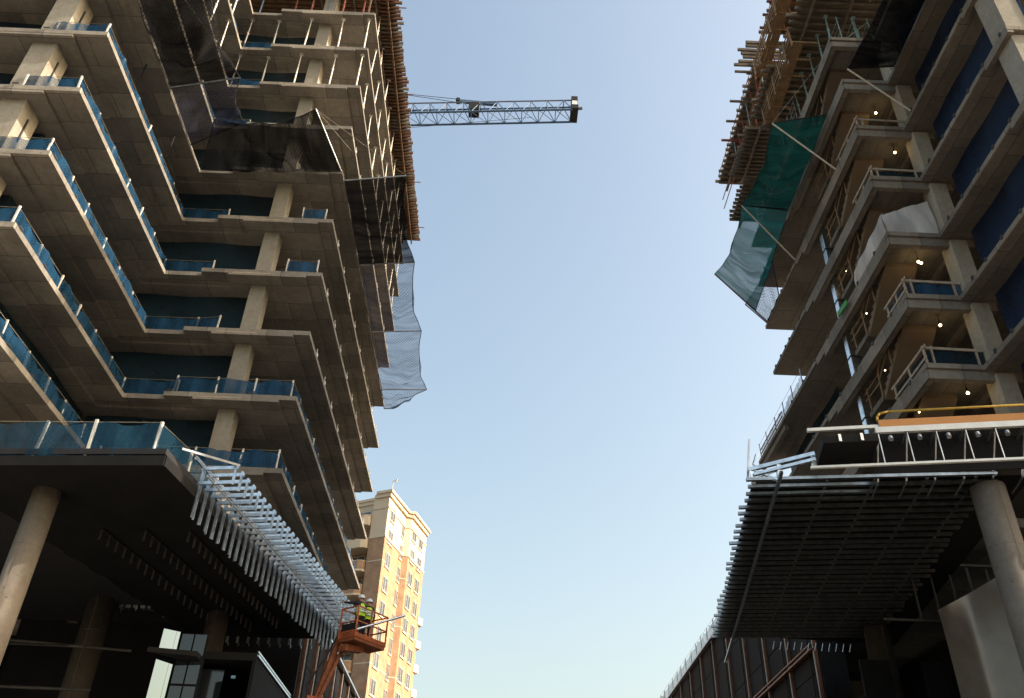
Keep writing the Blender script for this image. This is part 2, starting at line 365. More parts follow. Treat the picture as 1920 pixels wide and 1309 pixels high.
guardrail(2, [full[:4]+[(-12.0, 29.1)]], 'blue netted guardrail on the third slab above the black canopy, left tower')
guardrail(3, [full[:4], [(-9.7, 28.98), (-8.36, 28.98)]], 'blue netted guardrail on the fourth slab above the black canopy, left tower')
guardrail(4, [full[:4], [(-9.5, 28.98), (-8.5, 28.98)]], 'blue netted guardrail on the fifth slab, directly below the black safety nets, left tower')
for k, q in ((6, 'just above the black net'), (7, 'one floor above the black nets'), (8, 'highest of the blue nets')):
    guardrail(k, [[(-15.12, 27.0), (-15.12, 29.28), (-13.3, 29.28)]], 'short blue netted guardrail at an inner corner, %s, left tower' % q)

# ------------------------------------------------------------------ shoring props, left
def propmesh(h, mat='post'):
    b = MB().cyl((0, 0, 0), (0, 0, h*.62), .042, 8).cyl((0, 0, h*.55), (0, 0, h), .030, 8)
    b.box(-.10, .10, -.10, .10, 0, .012).box(-.10, .10, -.10, .10, h-.012, h).cyl((-.1, 0, h*.6), (.1, 0, h*.6), .018, 6)
    return b.mesh('shoring_prop', mat)
PH = 3.1-.32
pmesh = propmesh(PH+.11); pmesh2 = propmesh(PH)
def prop(x, y, k, label, group, me, tilt=.02):
    o = bpy.data.objects.new('shoring_prop', me); C.objects.link(o); o.location = (x, y, zt(k)+.001)
    o.rotation_euler = (U(-tilt, tilt), U(-tilt, tilt), U(0, 3)); tag(o, label, 'prop', group)
for k, f in ((7, 'two floors below the left formwork'), (8, 'one floor below the left formwork')):
    for i, x in enumerate((-14.9, -13.35, -11.55, -9.75, -8.35)):
        prop(x, 29.35 if x < -13.2 else 29.0, k, 'pale prop, %s on front edge %s' % (['leftmost', 'second from left', 'third from left', 'fourth from left', 'rightmost'][i], f), 'shoring props along the front edge', pmesh if i in (0, 1, 4) else pmesh2)
    for i in range(2):
        prop(-15.0, 25.6+i*1.7, k, 'pale prop, %s of two on the inner wing, %s' % (['upper', 'lower'][i], f), 'shoring props on the inner wing', pmesh)
for k, f in ((7, 'two floors below left formwork'), (8, 'one floor below left formwork'), (9, 'directly under left formwork')):
    for i in range(9):
        prop(-8.28, 30.9+i*2.2+U(-.2, .2), k, 'slim prop, %s from the corner along the street edge %s' % (['first', 'second', 'third', 'fourth', 'fifth', 'sixth', 'seventh', 'eighth', 'ninth'][i], f), 'shoring props in a row along the street edge', pmesh, .03)

# ------------------------------------------------------------------ left formwork deck
LF = thing('formwork_deck', 'brown timber formwork deck with joist ends jutting out, top of the left tower', 'formwork', (-10, 39, zk(10)))
zf = zk(10)-.05
MB().box(-30, -7.35, 28.4, 50.3, zf+.20, zf+.23).build('plywood_deck', 'ply', LF)
jm = MB().box(-4.9, 0, -.05, .05, 0, .19).mesh('joist', 'wood'); jm2 = MB().box(-4.9, 0, -.045, .045, 0, .19).mesh('joist', 'woodg')
y = 28.5; i = 0
while y < 50.35:
    ov = -7.12+U(-.05, .05)+(.14 if random.random() < .14 else 0)
    inst('joist', jm if random.random() < .7 else jm2, LF, (ov, y, zf+U(-.01, .005)), U(-.012, .012)); y += .27+U(-.04, .05); i += 1
for x in (-11.6, -9.7, -8.45, -7.78):
    MB().beam((x, 28.2, zf-.10), (x, 50.5, zf-.10), .09, .19).build('stringer', 'wood' if x > -8 else 'woodg', LF)
pst = MB().box(-.035, .035, -.035, .035, 0, 2.72).mesh('post', 'redsteel'); pst2 = MB().box(-.04, .04, -.04, .04, 0, 2.72).mesh('post', 'wood')
for i in range(11):
    for x in (-8.45, -9.9, -11.6):
        inst('post', pst if (i+int(x)) % 2 else pst2, LF, (x+U(-.05, .05), 28.9+i*2.05, zt(9)+.002))
for i in range(10):
    y = 28.9+i*2.05
    MB().beam((-8.45, y, zt(9)+.3), (-8.45, y+2.05, zt(9)+2.3), .035, .035).build('brace', 'redsteel', LF)
for i in range(4):
    x = -14.6+i*1.9
    MB().beam((x, 29.3, zt(9)), (x, 29.3, zf), .07, .07).beam((x, 29.3, zt(9)+2.2), (x+1.9, 29.3, zt(9)+2.2), .05, .05).build('shoring_frame', 'redsteel' if i % 2 else 'galvd', LF)
for k2 in range(14): # stacked joists on the front edge
    MB().box(-29, -8.2, 28.3+k2*.3, 28.39+k2*.3, zf+.01, zf+.19).build('front_joist', 'wood', LF)
for yy in (30.2, 36.4, 44.1, 48.8):
    MB().box(-7.3, -6.72, yy, yy+.05, zf+.02, zf+.06).build('loose_bar', 'redsteel', LF)

# ------------------------------------------------------------------ black and thin safety nets, left
def net(name, label, corners, mat, poles, sag=.5, nu=30, nv=14, ropes=(), edge=True, wob=.16, group=None, pole_mat='galvd'):
    a, b, c, d = [V(p) for p in corners]          # a-b inner edge, d-c outer edge
    t = thing(name, label, 'net', a, group); ph = U(0, 6)
    def fn(u, v):
        p = a.lerp(b, u).lerp(d.lerp(c, u), v)
        s = math.sin(math.pi*u)*math.sin(math.pi*v*.85+.12)
        p.z -= sag*s+.16*sag*math.sin(u*23+ph)*s; p += V((math.sin(u*11+v*5+ph), math.cos(u*9-v*7+ph), math.sin(u*17+v*13+ph)))*wob*s
        if v > .999: p = p.lerp(a.lerp(b, u), .10*math.sin(math.pi*u))
        return p
    MB().grid(fn, nu, nv, (b-a).length, (d-a).length).build('mesh_fabric', mat, t, smooth=True)
    if edge:
        e = MB(); e.tube([fn(i/nu, 1) for i in range(nu+1)], .022, 5); e.tube([fn(i/nu, 0) for i in range(nu+1)], .02, 5)
        e.tube([fn(0, j/nv) for j in range(nv+1)], .03, 5); e.tube([fn(1, j/nv) for j in range(nv+1)], .03, 5); e.build('border_rope', 'dark', t)
    for p, q in poles: MB().cyl(p, q, .038, 8).build('outrigger_pole', pole_mat, t)
    for p, q in ropes: MB().cyl(p, q, .012, 5).build('rope', 'rope', t)
    return t
n5 = zk(5)+.12
A1, A2 = (-12.05, 19.0, 32.5), (-12.05, 24.35, 32.45)
net('safety_net', 'dense black safety net hanging beside the inner wing, highest at the left', [(-14.8, 19.0, n5), (-14.8, 24.2, n5), A2, A1], 'nblack',
    [((-14.8, 24.2, n5), A2)], sag=1.15, ropes=[(A2, (-14.7, 21.2, zk(6)+.2))])
net('safety_net', 'thin black net panel between two dense black nets, inner wing of left tower', [(-14.8, 24.25, n5), (-14.8, 27.4, n5), (-12.3, 26.6, 32.2), A2], 'nthin', [], sag=.35)
TB = (-9.12, 26.15, 32.75)
net('safety_net', 'dense black safety net with a peaked corner across the front of the left tower', [(-14.7, 28.9, n5), (-8.1, 28.62, n5), TB, (-13.6, 26.4, 32.1)], 'nblack',
    [((-8.1, 28.62, n5), TB)], sag=.95, ropes=[(TB, (-5.3, 29.2, 32.0)), (TB, (-8.1, 30.4, zk(6)+.1))])
TC = [(-5.16, 29.25, 31.95), (-5.2, 35.65, 32.05), (-5.2, 41.95, 32.1), (-5.2, 48.25, 31.95)]
BC = [(-8.02, 29.2, n5), (-8.02, 35.3, n5), (-8.02, 41.3, n5), (-8.02, 47.6, n5)]
net('safety_net', 'dense black safety net along the street side, just right of the front corner', [BC[0], BC[1], TC[1], TC[0]], 'nblack', [(BC[0], TC[0])], sag=.35)
net('safety_net', 'see through grey blue net against the sky, upper of two on left tower', [BC[1], BC[2], TC[2], TC[1]], 'nthin', [(BC[1], TC[1])], sag=.6, wob=.12)
net('safety_net', 'see through grey blue net against the sky, lower of two on left tower', [BC[2], BC[3], TC[3], TC[2]], 'nthin', [(BC[2], TC[2]), (BC[3], TC[3])], sag=.7, wob=.14)
net('safety_net', 'small gathered net end below the lower see through net, left tower', [BC[3], (-8.02, 49.5, n5-.3), (-7.4, 49.6, 31.2), TC[3]], 'nthin', [], sag=.2)

# ================================================================== RIGHT TOWER
RT = thing('concrete_tower', 'unfinished concrete tower on the right in shade, with stairs and edge beams', 'building', (22, 30, 0))
XS, XN, YF, YN = 14.57, 16.62, 24.7, 17.6
for k in range(0, 8):
    z = zk(k); far = 43.9 if k <= 3 else 39.3
    out = [(XN, YN), (34, YN), (34, far), (XS, far), (XS, YF), (XN, YF)]
    b = MB().prism(out, z, z+.2)
    b.prism([(XN+.02, YN+.02), (33.9, YN+.02), (33.9, 24.0), (XN+.02, 24.0)], z-.02, z+.05)
    b.build('slab', 'conc_r', RT)
    # edge beams of the stepped-out bay, recessed under the slab on the front
    MB().box(XS+.004, XS+.27, YF+.30, 32.45, z-.40, z+.12).build('edge_beam', 'conc_r', RT, bevel=.012)
    MB().box(XS+.004, XS+.24, 32.455, 33.5, z-.18, z+.12).build('edge_beam_end', 'conc_r', RT)
    MB().box(XS+.004, 17.9, YF+.07, YF+.295, z-.40, z-.055).box(XS+.02, 17.9, YF+.09, YF+.28, z-.06, z+.05).build('edge_beam', 'conc_r', RT, bevel=.008)
    MB().box(XN+.004, XN+.22, YN+.01, 19.2, z-.14, z+.10).build('drop_edge', 'conc_r', RT)
    if k == 3:
        MB().box(XS+.12, XS+.34, 39.3, 43.9, z-.32, z+.1).build('edge_beam', 'conc_r', RT)
cr = MB().box(0, .62, 0, .75, 0, 2.72).mesh('column', 'col')
for k in range(0, 7):
    inst('column', cr, RT, (16.92, 24.62, zt(k)-.005))
    inst('column', cr, RT, (16.8, 17.75, zt(k)-.005), scale=(1.3, 1.2, 1.04))
    for (x, y) in ((24, 18), (24, 25), (22, 32), (17.2, 38.2)):
        inst('column', cr, RT, (x, y, zt(k)-.005), scale=(1, 1, 1.04))
    z0, z1 = zt(k), zk(k+1)-.03
    ph = U(0, 6)
    MB().grid(lambda u, v: V((17.66+.03*math.sin(u*14+ph), YN+.1+u*6.6, z0+v*(z1-z0))), 14, 1, 6.6, 3).build('mesh_screen', 'nnavy', RT, smooth=True, label='navy blue mesh screen behind slab edge')
    MB().box(19.5, 23, 29, 36, z0, z1).build('core_wall', 'stair', RT)
    if k == 2: MB().grid(lambda u, v: V((16.2+.05*math.sin(u*9), 35.5+u*8, z0+v*(z1-z0))), 10, 1, 8, 3).build('mesh_screen', 'nblued', RT, smooth=True)
    if k < 6:
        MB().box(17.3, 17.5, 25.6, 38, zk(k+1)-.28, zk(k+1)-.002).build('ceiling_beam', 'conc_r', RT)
# stair flights
def flight(k):
    za = zk(k)-.02; x0, x1 = 15.05, 16.35; ya, yb = 26.35, 28.95; n = 9; dz = 1.55/n; dy = (yb-ya)/n
    prof = [(ya, za-.18), (ya, za+.19)]
    for i in range(n): prof += [(ya+(i+.0)*dy, za+.19-i*dz), (ya+(i+.0)*dy, za+.19-(i+1)*dz), (ya+(i+1)*dy, za+.19-(i+1)*dz)]
    prof += [(yb, za-1.55-.2)]
    pts = []
    for p in prof:
        if not pts or (abs(p[0]-pts[-1][0])+abs(p[1]-pts[-1][1])) > 1e-4: pts.append(p)
    b = MB(); n_ = len(pts)
    b.add([(x0, y, z) for y, z in pts]+[(x1, y, z) for y, z in pts],
          [tuple(range(n_)), tuple(reversed(range(n_, 2*n_)))]+[(i, (i+1) % n_, n_+(i+1) % n_, n_+i)[::-1] for i in range(n_)])
    b.build('stair_flight', 'stair', RT)
    MB().box(15.0, 18.2, 28.952, 30.4, zk(k)-1.76, zk(k)-1.54).build('stair_landing', 'ceil', RT)
    b = MB(); b.box(16.55, 17.9, 28.9, 28.95, zk(k)-3.0, zk(k)-1.7)
    b.build('landing_wall', 'stair', RT)
    T_ = 'woodp'
    for dz_ in (1.05, .6): MB().beam((14.98, ya, za+dz_), (14.98, yb, za-1.5+dz_), .03, .06).build('stair_rail', T_, RT)
    for i in range(3):
        q = i/2; MB().beam((14.98, ya+q*(yb-ya), za-.2-1.5*q), (14.98, ya+q*(yb-ya)+U(-.1, .1), za+1.1-1.5*q), .035, .07).build('rail_post', T_, RT)
    for dz_ in (.62, 1.0): MB().beam((14.98, 28.95, zk(k)-dz_), (14.98, 30.4, zk(k)-dz_+U(-.05, .05)), .03, .06).build('landing_rail', T_, RT)
    MB().beam((14.98, 30.1, zk(k)-1.6), (14.98, 30.15, zk(k)-.5), .035, .07).build('rail_post', T_, RT)
for k in range(1, 8): flight(k)
cl = MB().box(-.03, .03, -.06, .06, -.10, .05).mesh('edge_clamp', 'clampm')
for k in range(1, 7):
    for i in range(7): inst('edge_clamp', cl, RT, (XS, 33.6+i*.85+U(-.1, .1) if k > 3 else 26+i*1.9, zt(k)+.02))
    for i in range(6): inst('edge_clamp', cl, RT, (XN, 18+i*1.15+U(-.1, .1), zt(k)+.03))
# light bulbs on the ceilings
for k, x, y, q in ((6, 16.425, 25.96, 'highest of five'), (5, 16.452, 25.54, 'second from the top'), (3, 16.03, 25.62, 'under the white plastic sheet'), (2, 16.12, 25.64, 'second from the bottom'), (1, 16.23, 25.46, 'lowest of five')):
    t = thing('ceiling_bulb', 'lit yellow bulb hanging from a concrete ceiling, %s, right tower' % q, 'lamp', (x, y, zk(k)), 'temporary work lights')
    bm = bmesh.new(); bmesh.ops.create_icosphere(bm, subdivisions=2, radius=.052); me = bpy.data.meshes.new('bulb'); bm.to_mesh(me); bm.free(); me.materials.append(M['bulb'])
    for p in me.polygons: p.use_smooth = True
    inst('bulb', me, t, (x, y, zk(k)-.5))
    if k == 3: inst('bulb', me, t, (x+.16, y+.1, zk(k)-.47))
    MB().cyl((x, y, zk(k)-.42), (x, y, zk(k)-.30), .05, 8, .03).cyl((x, y, zk(k)-.30), (x, y, zk(k)), .012, 5).build('socket', 'dark', t)
    ld = bpy.data.lights.new('bulb_light', 'POINT'); ld.energy = 1.3; ld.color = (1, .66, .28); ld.shadow_soft_size = .08
    lo = bpy.data.objects.new('bulb_light', ld); C.objects.link(lo); lo.parent = t; lo.location = (0, 0, -.64)
smb = [(4, 15.2, 29.8), (3, 15.15, 28.9), (2, 15.15, 28.6), (1, 15.0, 26.7)]
for i, (k, x, y) in enumerate(smb):
    t = thing('stair_bulb', 'tiny lit bulb beside the stair, %s from the top, right tower' % ['first', 'second', 'third', 'fourth'][i], 'lamp', (x, y, zk(k)), 'stair work lights')
    bm = bmesh.new(); bmesh.ops.create_icosphere(bm, subdivisions=1, radius=.032); me = bpy.data.meshes.new('bulb'); bm.to_mesh(me); bm.free(); me.materials.append(M['bulb'])
    inst('bulb', me, t, (x, y, zk(k)-.6)); MB().cyl((x, y, zk(k)-.55), (x, y, zk(k)-.2), .012, 5).build('cord', 'dark', t)
# wooden guardrails on the stepped-out bay
def woodrail(k, label, netm=None, side=3.0, h=.78):
    z = zt(k); t = thing('wood_guardrail', label, 'guardrail', (XS+.3, YF+.3, z), 'timber guardrails, right tower')
    x, y = XS+.22, YF+.22
    posts = [(x, y), (x+1.85, y), (x, y+side*.5), (x, y+side), (x+.25, y)]
    for px, py in posts: MB().beam((px, py, z), (px+U(-.03, .03), py, z+h+.08), .05, .09, (0, 1, 0)).build('post', 'rail', t)
    MB().beam((x-.1, y-.03, z+h), (16.9, y-.03, z+h-.04), .04, .10).build('rail', 'rail', t)
    MB().beam((x-.03, y-.2, z+h), (x-.03, y+side+.2, z+h+.03), .04, .10).build('rail', 'rail', t)
    MB().beam((x-.03, y-.1, z+h*.45), (x-.03, y+side+.1, z+h*.45), .04, .09).build('rail', 'rail', t)
    if netm:
        MB().grid(lambda u, v: V((x+.02+u*2.2, y+.05+.03*math.sin(u*12), z+v*(h-.05))), 10, 2, 2.2, h).grid(lambda u, v: V((x+.03+.03*math.sin(u*11), y+u*side, z+v*(h-.1))), 10, 2, side, h).build('net', netm, t, smooth=True)
woodrail(1, 'pale timber guardrail with dark net on the lowest open balcony, right tower', 'nblued', 2.6)
woodrail(2, 'timber guardrail with bright blue net above the lowest balcony, right tower', 'nblue', 1.6)
woodrail(4, 'timber guardrail on the balcony directly above the white plastic sheet, right tower', 'nblued', 1.8, .6)
woodrail(5, 'thin timber guardrail two balconies above the white plastic sheet, right tower', None, 2.2, .6)
# white plastic sheet around the corner of the fourth floor
t = thing('plastic_sheet', 'white translucent plastic sheet wrapped round a balcony corner, right tower', 'tarp', (XS, YF, zt(3)))
z = zt(3)
def tarp(u, v):
    # front: u 0..1 from corner to column ; top edge slopes up to the right
    x = 14.75+u*2.05; top = z+1.12+.9*u+.06*math.sin(math.pi*u)
    return V((x+.04*math.sin(v*6), YF+.30-.06*math.sin(math.pi*v)+.022*math.sin(u*14+v*3)+.012*math.sin(u*31+v*9), z+(top-z)*v))
MB().grid(tarp, 26, 12, 2, 2).build('front_sheet', 'sheet', t, smooth=True)
def tarp2(u, v):
    top = z+1.15-.25*u; 
    return V((14.73-.06*math.sin(math.pi*v)+.025*math.sin(u*17+v*4), YF+.30+u*3.3, z+.05+(top-z)*v))
MB().grid(tarp2, 26, 10, 3.3, 1).build('side_sheet', 'sheet', t, smooth=True)
for a_, b_ in (((14.8, YF+.36, z), (14.8, YF+.36, z+1.25)), ((16.7, YF+.4, z), (16.75, YF+.4, z+2.1)), ((14.78, YF+.36, z+1.1), (14.78, YF+3.6, z+.95))): MB().beam(a_, b_, .05, .09).build('timber_stud', 'rail', t)
# galvanised chute rising past the floors
t = thing('rubbish_chute', 'long pale galvanised chute rising past the floor edges, right tower', 'chute', (15.05, 30.9, 18))
for i in range(4):
    zz = zt(1+i)+.001
    MB().box(14.90, 15.35, 30.7, 31.05, zz, zk(2+i)-.21).build('chute_section', 'galv', t, bevel=.02)
    MB().box(14.88, 15.37, 30.68, 31.07, zz+1.3, zz+1.36).build('strap', 'dark', t)
tag(MB().beam((14.42, 28.9, zt(3)-.22), (14.40, 29.9, zt(3)-.14), .06, .26).build('green_board', 'green', bevel=.01), 'bright green board hanging on a slab edge, right tower', 'board')
# far guardrail with red rail, against the sky
t = guardrail(3, [[(14.75, 36.0), (14.75, 43.8)]], 'thin guardrail with pale net and red rail at the far edge, right tower', net='nthin', mat='galvd', step=1.55, clamps=False, r=.022, posth=1.1)
for zz in (.35, .62): MB().beam((14.7, 39.4, zt(3)+zz), (14.7, 43.7, zt(3)+zz), .03, .07).build('red_rail', 'redsteel', t)
MB().tube([(14.3, 43.4, zt(3)+.2), (14.2, 43.9, zt(3)-.2), (14.6, 43.9, zt(3)-.4)], .025).tube([(14.7, 43.9, zt(3)+.6), (14.2, 43.9, zt(3)-.2), (14.6, 44.0, zt(3)-.9)], .02).build('end_bracket', 'galvd', t)

# ------------------------------------------------------------------ right formwork
RF = thing('formwork_deck', 'grey timber formwork tables with joists, top of the right tower', 'formwork', (18, 32, zk(8)))
def table(x0, x1, y0, y1, z, sp=.40, dens=1., wood='woodg', deck=True):
    n = int((y1-y0)/sp); me = MB().box(0, x1-x0, -.05, .05, 0, .2).mesh('joist', wood)
    for i in range(n+1):
        inst('joist', me, RF, (x0+U(-.14, .06)-(.25 if random.random() < .12 else 0), y0+i*sp+U(-.03, .03), z+U(-.008, .008)), U(-.01, .01))
    if deck: MB().box(x0+.2, x1, y0-.05, y1+.05, z+.205, z+.235).build('plywood_deck', 'ply', RF)
    for x in (x0+.75, x0+2.6, x0+4.4):
        if x < x1: MB().beam((x, y0-.3, z-.11), (x, y1+.3, z-.11), .10, .20).build('stringer', 'woodg', RF)
z8 = zk(8)-.05
MB().box(14.2, 24, 24.3, 40.3, z8+.24, z8+.27).build('plywood_deck', 'ply', RF)
table(13.55, 24, 24.4, 28.0, z8); table(13.1, 24, 28.6, 32.2, z8, .38); table(13.0, 24, 32.8, 36.6, z8, .30); table(13.75, 24, 37.0, 40.4, z8, .36)
table(16.2, 24, 17.4, 24.2, z8, .42)
z9 = zk(9)-.05
table(12.55, 15, 29.4, 30.9, z9, .25, deck=False); table(13.3, 24, 24.0, 29, z9+.3, .45, wood='woodg'); table(13.35, 24, 31.2, 40.5, z9+.3, .45)
for (x0, y0, m_) in ((12.37, 31.3, 'woodg'), (12.58, 33.4, 'woodg'), (12.7, 34.9, 'woodg'), (13.0, 26.8, 'redsteel'), (13.0, 27.6, 'redsteel'), (13.05, 28.4, 'redsteel'), (12.75, 36.4, 'redsteel')):
    MB().box(x0, x0+3, y0, y0+.1, z9+.02, z9+.15).build('outrigger_beam', m_, RF)
# standing tubes, wooden walkway frames
for i in range(13):
    y = 24.9+i*.98
    MB().cyl((13.62, y, z8+.25), (13.62, y+U(-.1, .1), z9+1.3), .03, 6).build('edge_tube', 'redsteel' if i % 3 else 'teal', RF)
for zz in (z9-1.9, z9-1.1, z9+.8, z9+1.2): MB().cyl((13.6, 24.5, zz), (13.6, 40.4, zz), .03, 6).build('edge_rail', 'redsteel' if zz < z9 else 'woodp', RF)
pr = propmesh(2.65, 'teal')
for i in range(8):
    o = inst('shoring_prop', pr, RF, (14.95, 25.4+i*1.15, zt(7)+.001), rot=(U(-.04, .04), U(-.04, .04), 0))
    inst('shoring_prop', pr, RF, (16.6+U(-.2, .2), 25.4+i*1.5, zt(7)+.001))
def frame(x, y, z, ry=0, w_=1.2, h=2.2, mat='teal'):
    b = MB()
    for q in (0, 1): b.cyl((x, y+q*w_, z), (x, y+q*w_, z+h), .028, 6)
    for q in range(5): b.cyl((x, y, z+.2+q*.42), (x, y+w_, z+.2+q*.42), .016, 5)
    b.cyl((x, y, z+.3), (x+1.5, y, z+h-.3), .014, 5); return b.build('scaffold_frame', mat, RF)
for i in range(4): frame(15.4+i*.75, 25.1, zt(7)+.001, w_=1.1)
for i in range(4): frame(14.7, 30+i*2.2, zt(7)+.001, mat='galvd')
def walkway(x, y0, y1, z):
    for q in (0, .22, .44): MB().beam((x+q, y0, z), (x+q, y1, z), .2, .04).build('walkway_plank', 'woodp', RF)
    for q in (.45, .75, 1.05): MB().beam((x-.05, y0, z+q), (x-.05, y1, z+q+U(-.04, .04)), .04, .10).build('walkway_rail', 'woodp', RF)
    n = int((y1-y0)/.85)
    for i in range(n+1):
        y = y0+i*(y1-y0)/n; MB().beam((x-.1, y, z-.35), (x-.1, y+U(-.1, .1), z+1.2), .05, .10).build('walkway_post', 'woodp', RF); MB().beam((x-.15, y, z-.06), (x+1.2, y, z-.06), .05, .09).build('walkway_bearer', 'woodp', RF)
walkway(13.0, 25.0, 29.9, zk(8)+.9); walkway(13.55, 26.2, 31.2, zk(8)-1.2)

# ------------------------------------------------------------------ nets, right
e6 = zk(6)+.15
T1, T2, T3 = (11.72, 26.45, 33.46), (11.75, 32.15, 33.84), (11.62, 37.82, 33.96)
B1, B2, B3 = (XS-.03, 27.2, zk(5)+.1), (XS-.03, 33.45, zk(5)+.1), (XS-.03, 38.75, zk(5)+.1)
net('safety_net', 'dark green safety net stretched between two white poles, right tower', [(XS-.04, 26.7, e6), (XS-.04, 33.0, e6), T2, T1], 'ngreen', [(B1, T1), (B2, T2)], sag=.55, nv=12, ropes=[(T1, (XS, 25.8, zk(7)))], pole_mat='post')
net('safety_net', 'paler green see through net against the sky ending at a pole tip, right tower', [(XS-.04, 33.1, e6), (13.9, 38.55, 32.0), T3, T2], 'nteal', [(B3, T3)], sag=.75, nv=12, wob=.14, pole_mat='redsteel')
net('safety_net', 'small blue grey net scrap beside the green net at the slab corner, right tower', [(XS-.04, 36.4, zk(5)+.15), (XS-.04, 38.9, zk(5)+.15), (13.3, 38.4, 32.3), (14.45, 36.2, 34.2)], 'nthin', [], sag=.15)
TN = (14.2, 23.45, 33.62)
net('safety_net', 'black safety net held by a slanting white pole, top of the right tower', [(XN-.03, 15.0, zk(6)+.15), (XN-.03, 23.9, zk(6)+.15), TN, (14.2, 15.0, 33.9)], 'nblack2', [((XN-.03, 23.8, zk(5)+.15), TN)], sag=1.0, nv=12, pole_mat='post')

# ================================================================== LEFT CANOPY
LC = thing('entrance_canopy', 'black soffit canopy with bright metal studs hanging along its edge, left', 'canopy', (-10, 28, 12))
ca = V((-9.0, 20.84, 12)); cb = V((-6.65, 35.77, 12)); e2 = (cb-ca).normalized(); e1 = V((e2.y, -e2.x, 0)); CL = (cb-ca).length
jag = []
j0, j1 = V((-14.85, 23.9, 0)), V((-12.35, 35.9, 0))
for i in range(19):
    p = j0.lerp(j1, i/18); jag.append((p.x+U(-.10, .10), p.y)); jag.append((p.x+U(-.10, .10), p.y+.3))
poly = [(-24, 22.15), (ca.x, ca.y), (cb.x, cb.y)]+jag[::-1]+[(-24, 23.9)]
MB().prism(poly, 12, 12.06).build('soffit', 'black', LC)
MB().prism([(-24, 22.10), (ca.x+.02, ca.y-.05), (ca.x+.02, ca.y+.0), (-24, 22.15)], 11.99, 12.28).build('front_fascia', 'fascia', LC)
b = MB(); b.beam(ca+e1*.03+V((0, 0, .14)), cb+e1*.03+V((0, 0, .14)), .05, .29); b.build('side_fascia', 'fascia', LC)
MB().prism([(-24, 22.3), (ca.x-.1, ca.y+.2), (cb.x-.2, cb.y), (-24, 36.5)], 12.45, 12.62).build('roof_deck', 'dark', LC)
NST = 31
for i in range(NST):
    p = ca+e2*(1.9+i*(CL-1.9)/(NST-1)); hz = U(-.03, .03)
    b = MB()
    for o in (0, .10): b.chan(p+e1*.10+e2*o+V((0, 0, -.66+hz+U(-.05, .05))), p+e1*.10+e2*o+V((0, 0, .92)), .04, .045, .006, -e1)
    b.build('hanging_stud', 'galv', LC)
    b = MB(); b.chan(p+e1*.05+V((0, 0, .88)), p+e1*1.15+V((0, 0, .88)), .06, .10, .008, (0, 0, -1))
    b.chan(p+e1*.05+V((0, 0, .42)), p+e1*1.05+V((0, 0, .42)), .06, .10, .008)
    b.build('outrigger_track', 'galv', LC)
    b = MB(); b.chan(p+e1*1.08+V((0, 0, .36)), p+e1*1.08+V((0, 0, .98)), .06, .06, .008, -e1)
    b.build('short_stud', 'galv', LC)
for off, zz, ww in ((.06, .97, .06), (.56, .40, .05)):
    b = MB(); b.chan(ca+e2*1.4+e1*off+V((0, 0, zz)), cb+e1*off+V((0, 0, zz)), .09, ww, .008, -e1); b.build('runner_track', 'galv', LC)
b = MB(); b.chan(ca+e2*.55+e1*.08+V((0, 0, .80)), ca+e2*1.95+e1*1.15+V((0, 0, .97)), .03, .07, .008); b.build('end_track', 'crgrey', LC)
hm = MB().box(-.028, .028, -.02, .02, -.34, 0).mesh('hanger', 'galvd')
for (hx, hy, hx2, hy2) in ((-12.14, 25.2, -10.67, 34.35), (-10.79, 25.16, -9.5, 33.9), (-9.44, 25.1, -8.38, 33.4)):
    a_ = V((hx, hy, 12)); b_ = V((hx2, hy2, 12)); MB().beam(a_-V((0, 0, .03)), b_-V((0, 0, .03)), .06, .05).build('hanger_rail', 'fascia', LC)
    for i in range(20): inst('hanger', bpy.data.meshes.get('hanger_dark') or hm, LC, a_.lerp(b_, i/19)+V((0, 0, -.05)))
hm.materials[0] = pm('dark_hanger', (.05, .045, .045), .6, .3, var=.2)
em = MB().box(-.05, .05, -.012, .012, -.26, 0).box(.06, .10, -.03, .0, -.38, -.26).mesh('end_clip', 'galv')
for i in range(10): inst('end_clip', em, LC, (-10.9+i*.42, 35.95, 12.0))
# railing on the canopy roof
guardrail(0, [[(-18, 21.75), (-9.55, 21.2), (-8.75, 24.4)]], 'tall blue netted railing standing on the black canopy roof, left', z=12.2, h=1.28, posth=1.34, step=1.62, clamps=False, r=.036, mat='post', net='nblue2')
# round columns
def round_col(x, y, r, z1, label, mat='rcol'):
    t = thing('round_column', label, 'column', (x, y, 0))
    b = MB(); n = 40
    b.cyl((x, y, 0), (x, y, z1), r, n); o = b.build('shaft', mat, t)
    for p in o.data.polygons: p.use_smooth = len(p.vertices) == 4
    for zz in (z1*.33, z1*.63, z1*.86): 
        q = MB().cyl((x, y, zz), (x, y, zz+.012), r+.003, n).build('cast_joint', 'ceil', t)
    MB().cyl((x+r*.05, y-r*1.0, z1*.45), (x+r*.05, y-r*1.0, z1), .006, 5).build('form_seam', 'ceil', t)
    return t
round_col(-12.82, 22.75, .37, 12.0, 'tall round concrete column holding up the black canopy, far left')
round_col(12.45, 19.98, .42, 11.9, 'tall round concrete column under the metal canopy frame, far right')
round_col(13.6, 30.9, .44, 11.7, 'shaded round concrete column deep under the right canopy', 'rcol_shade')
round_col(-15.2, 33.4, .5, 13.0, 'shaded column deep inside the left lobby, left of the glass', 'rcol_shade')
round_col(-10.55, 33.1, .40, 12.0, 'shaded column under the far end of the black canopy, left', 'rcol_shade')

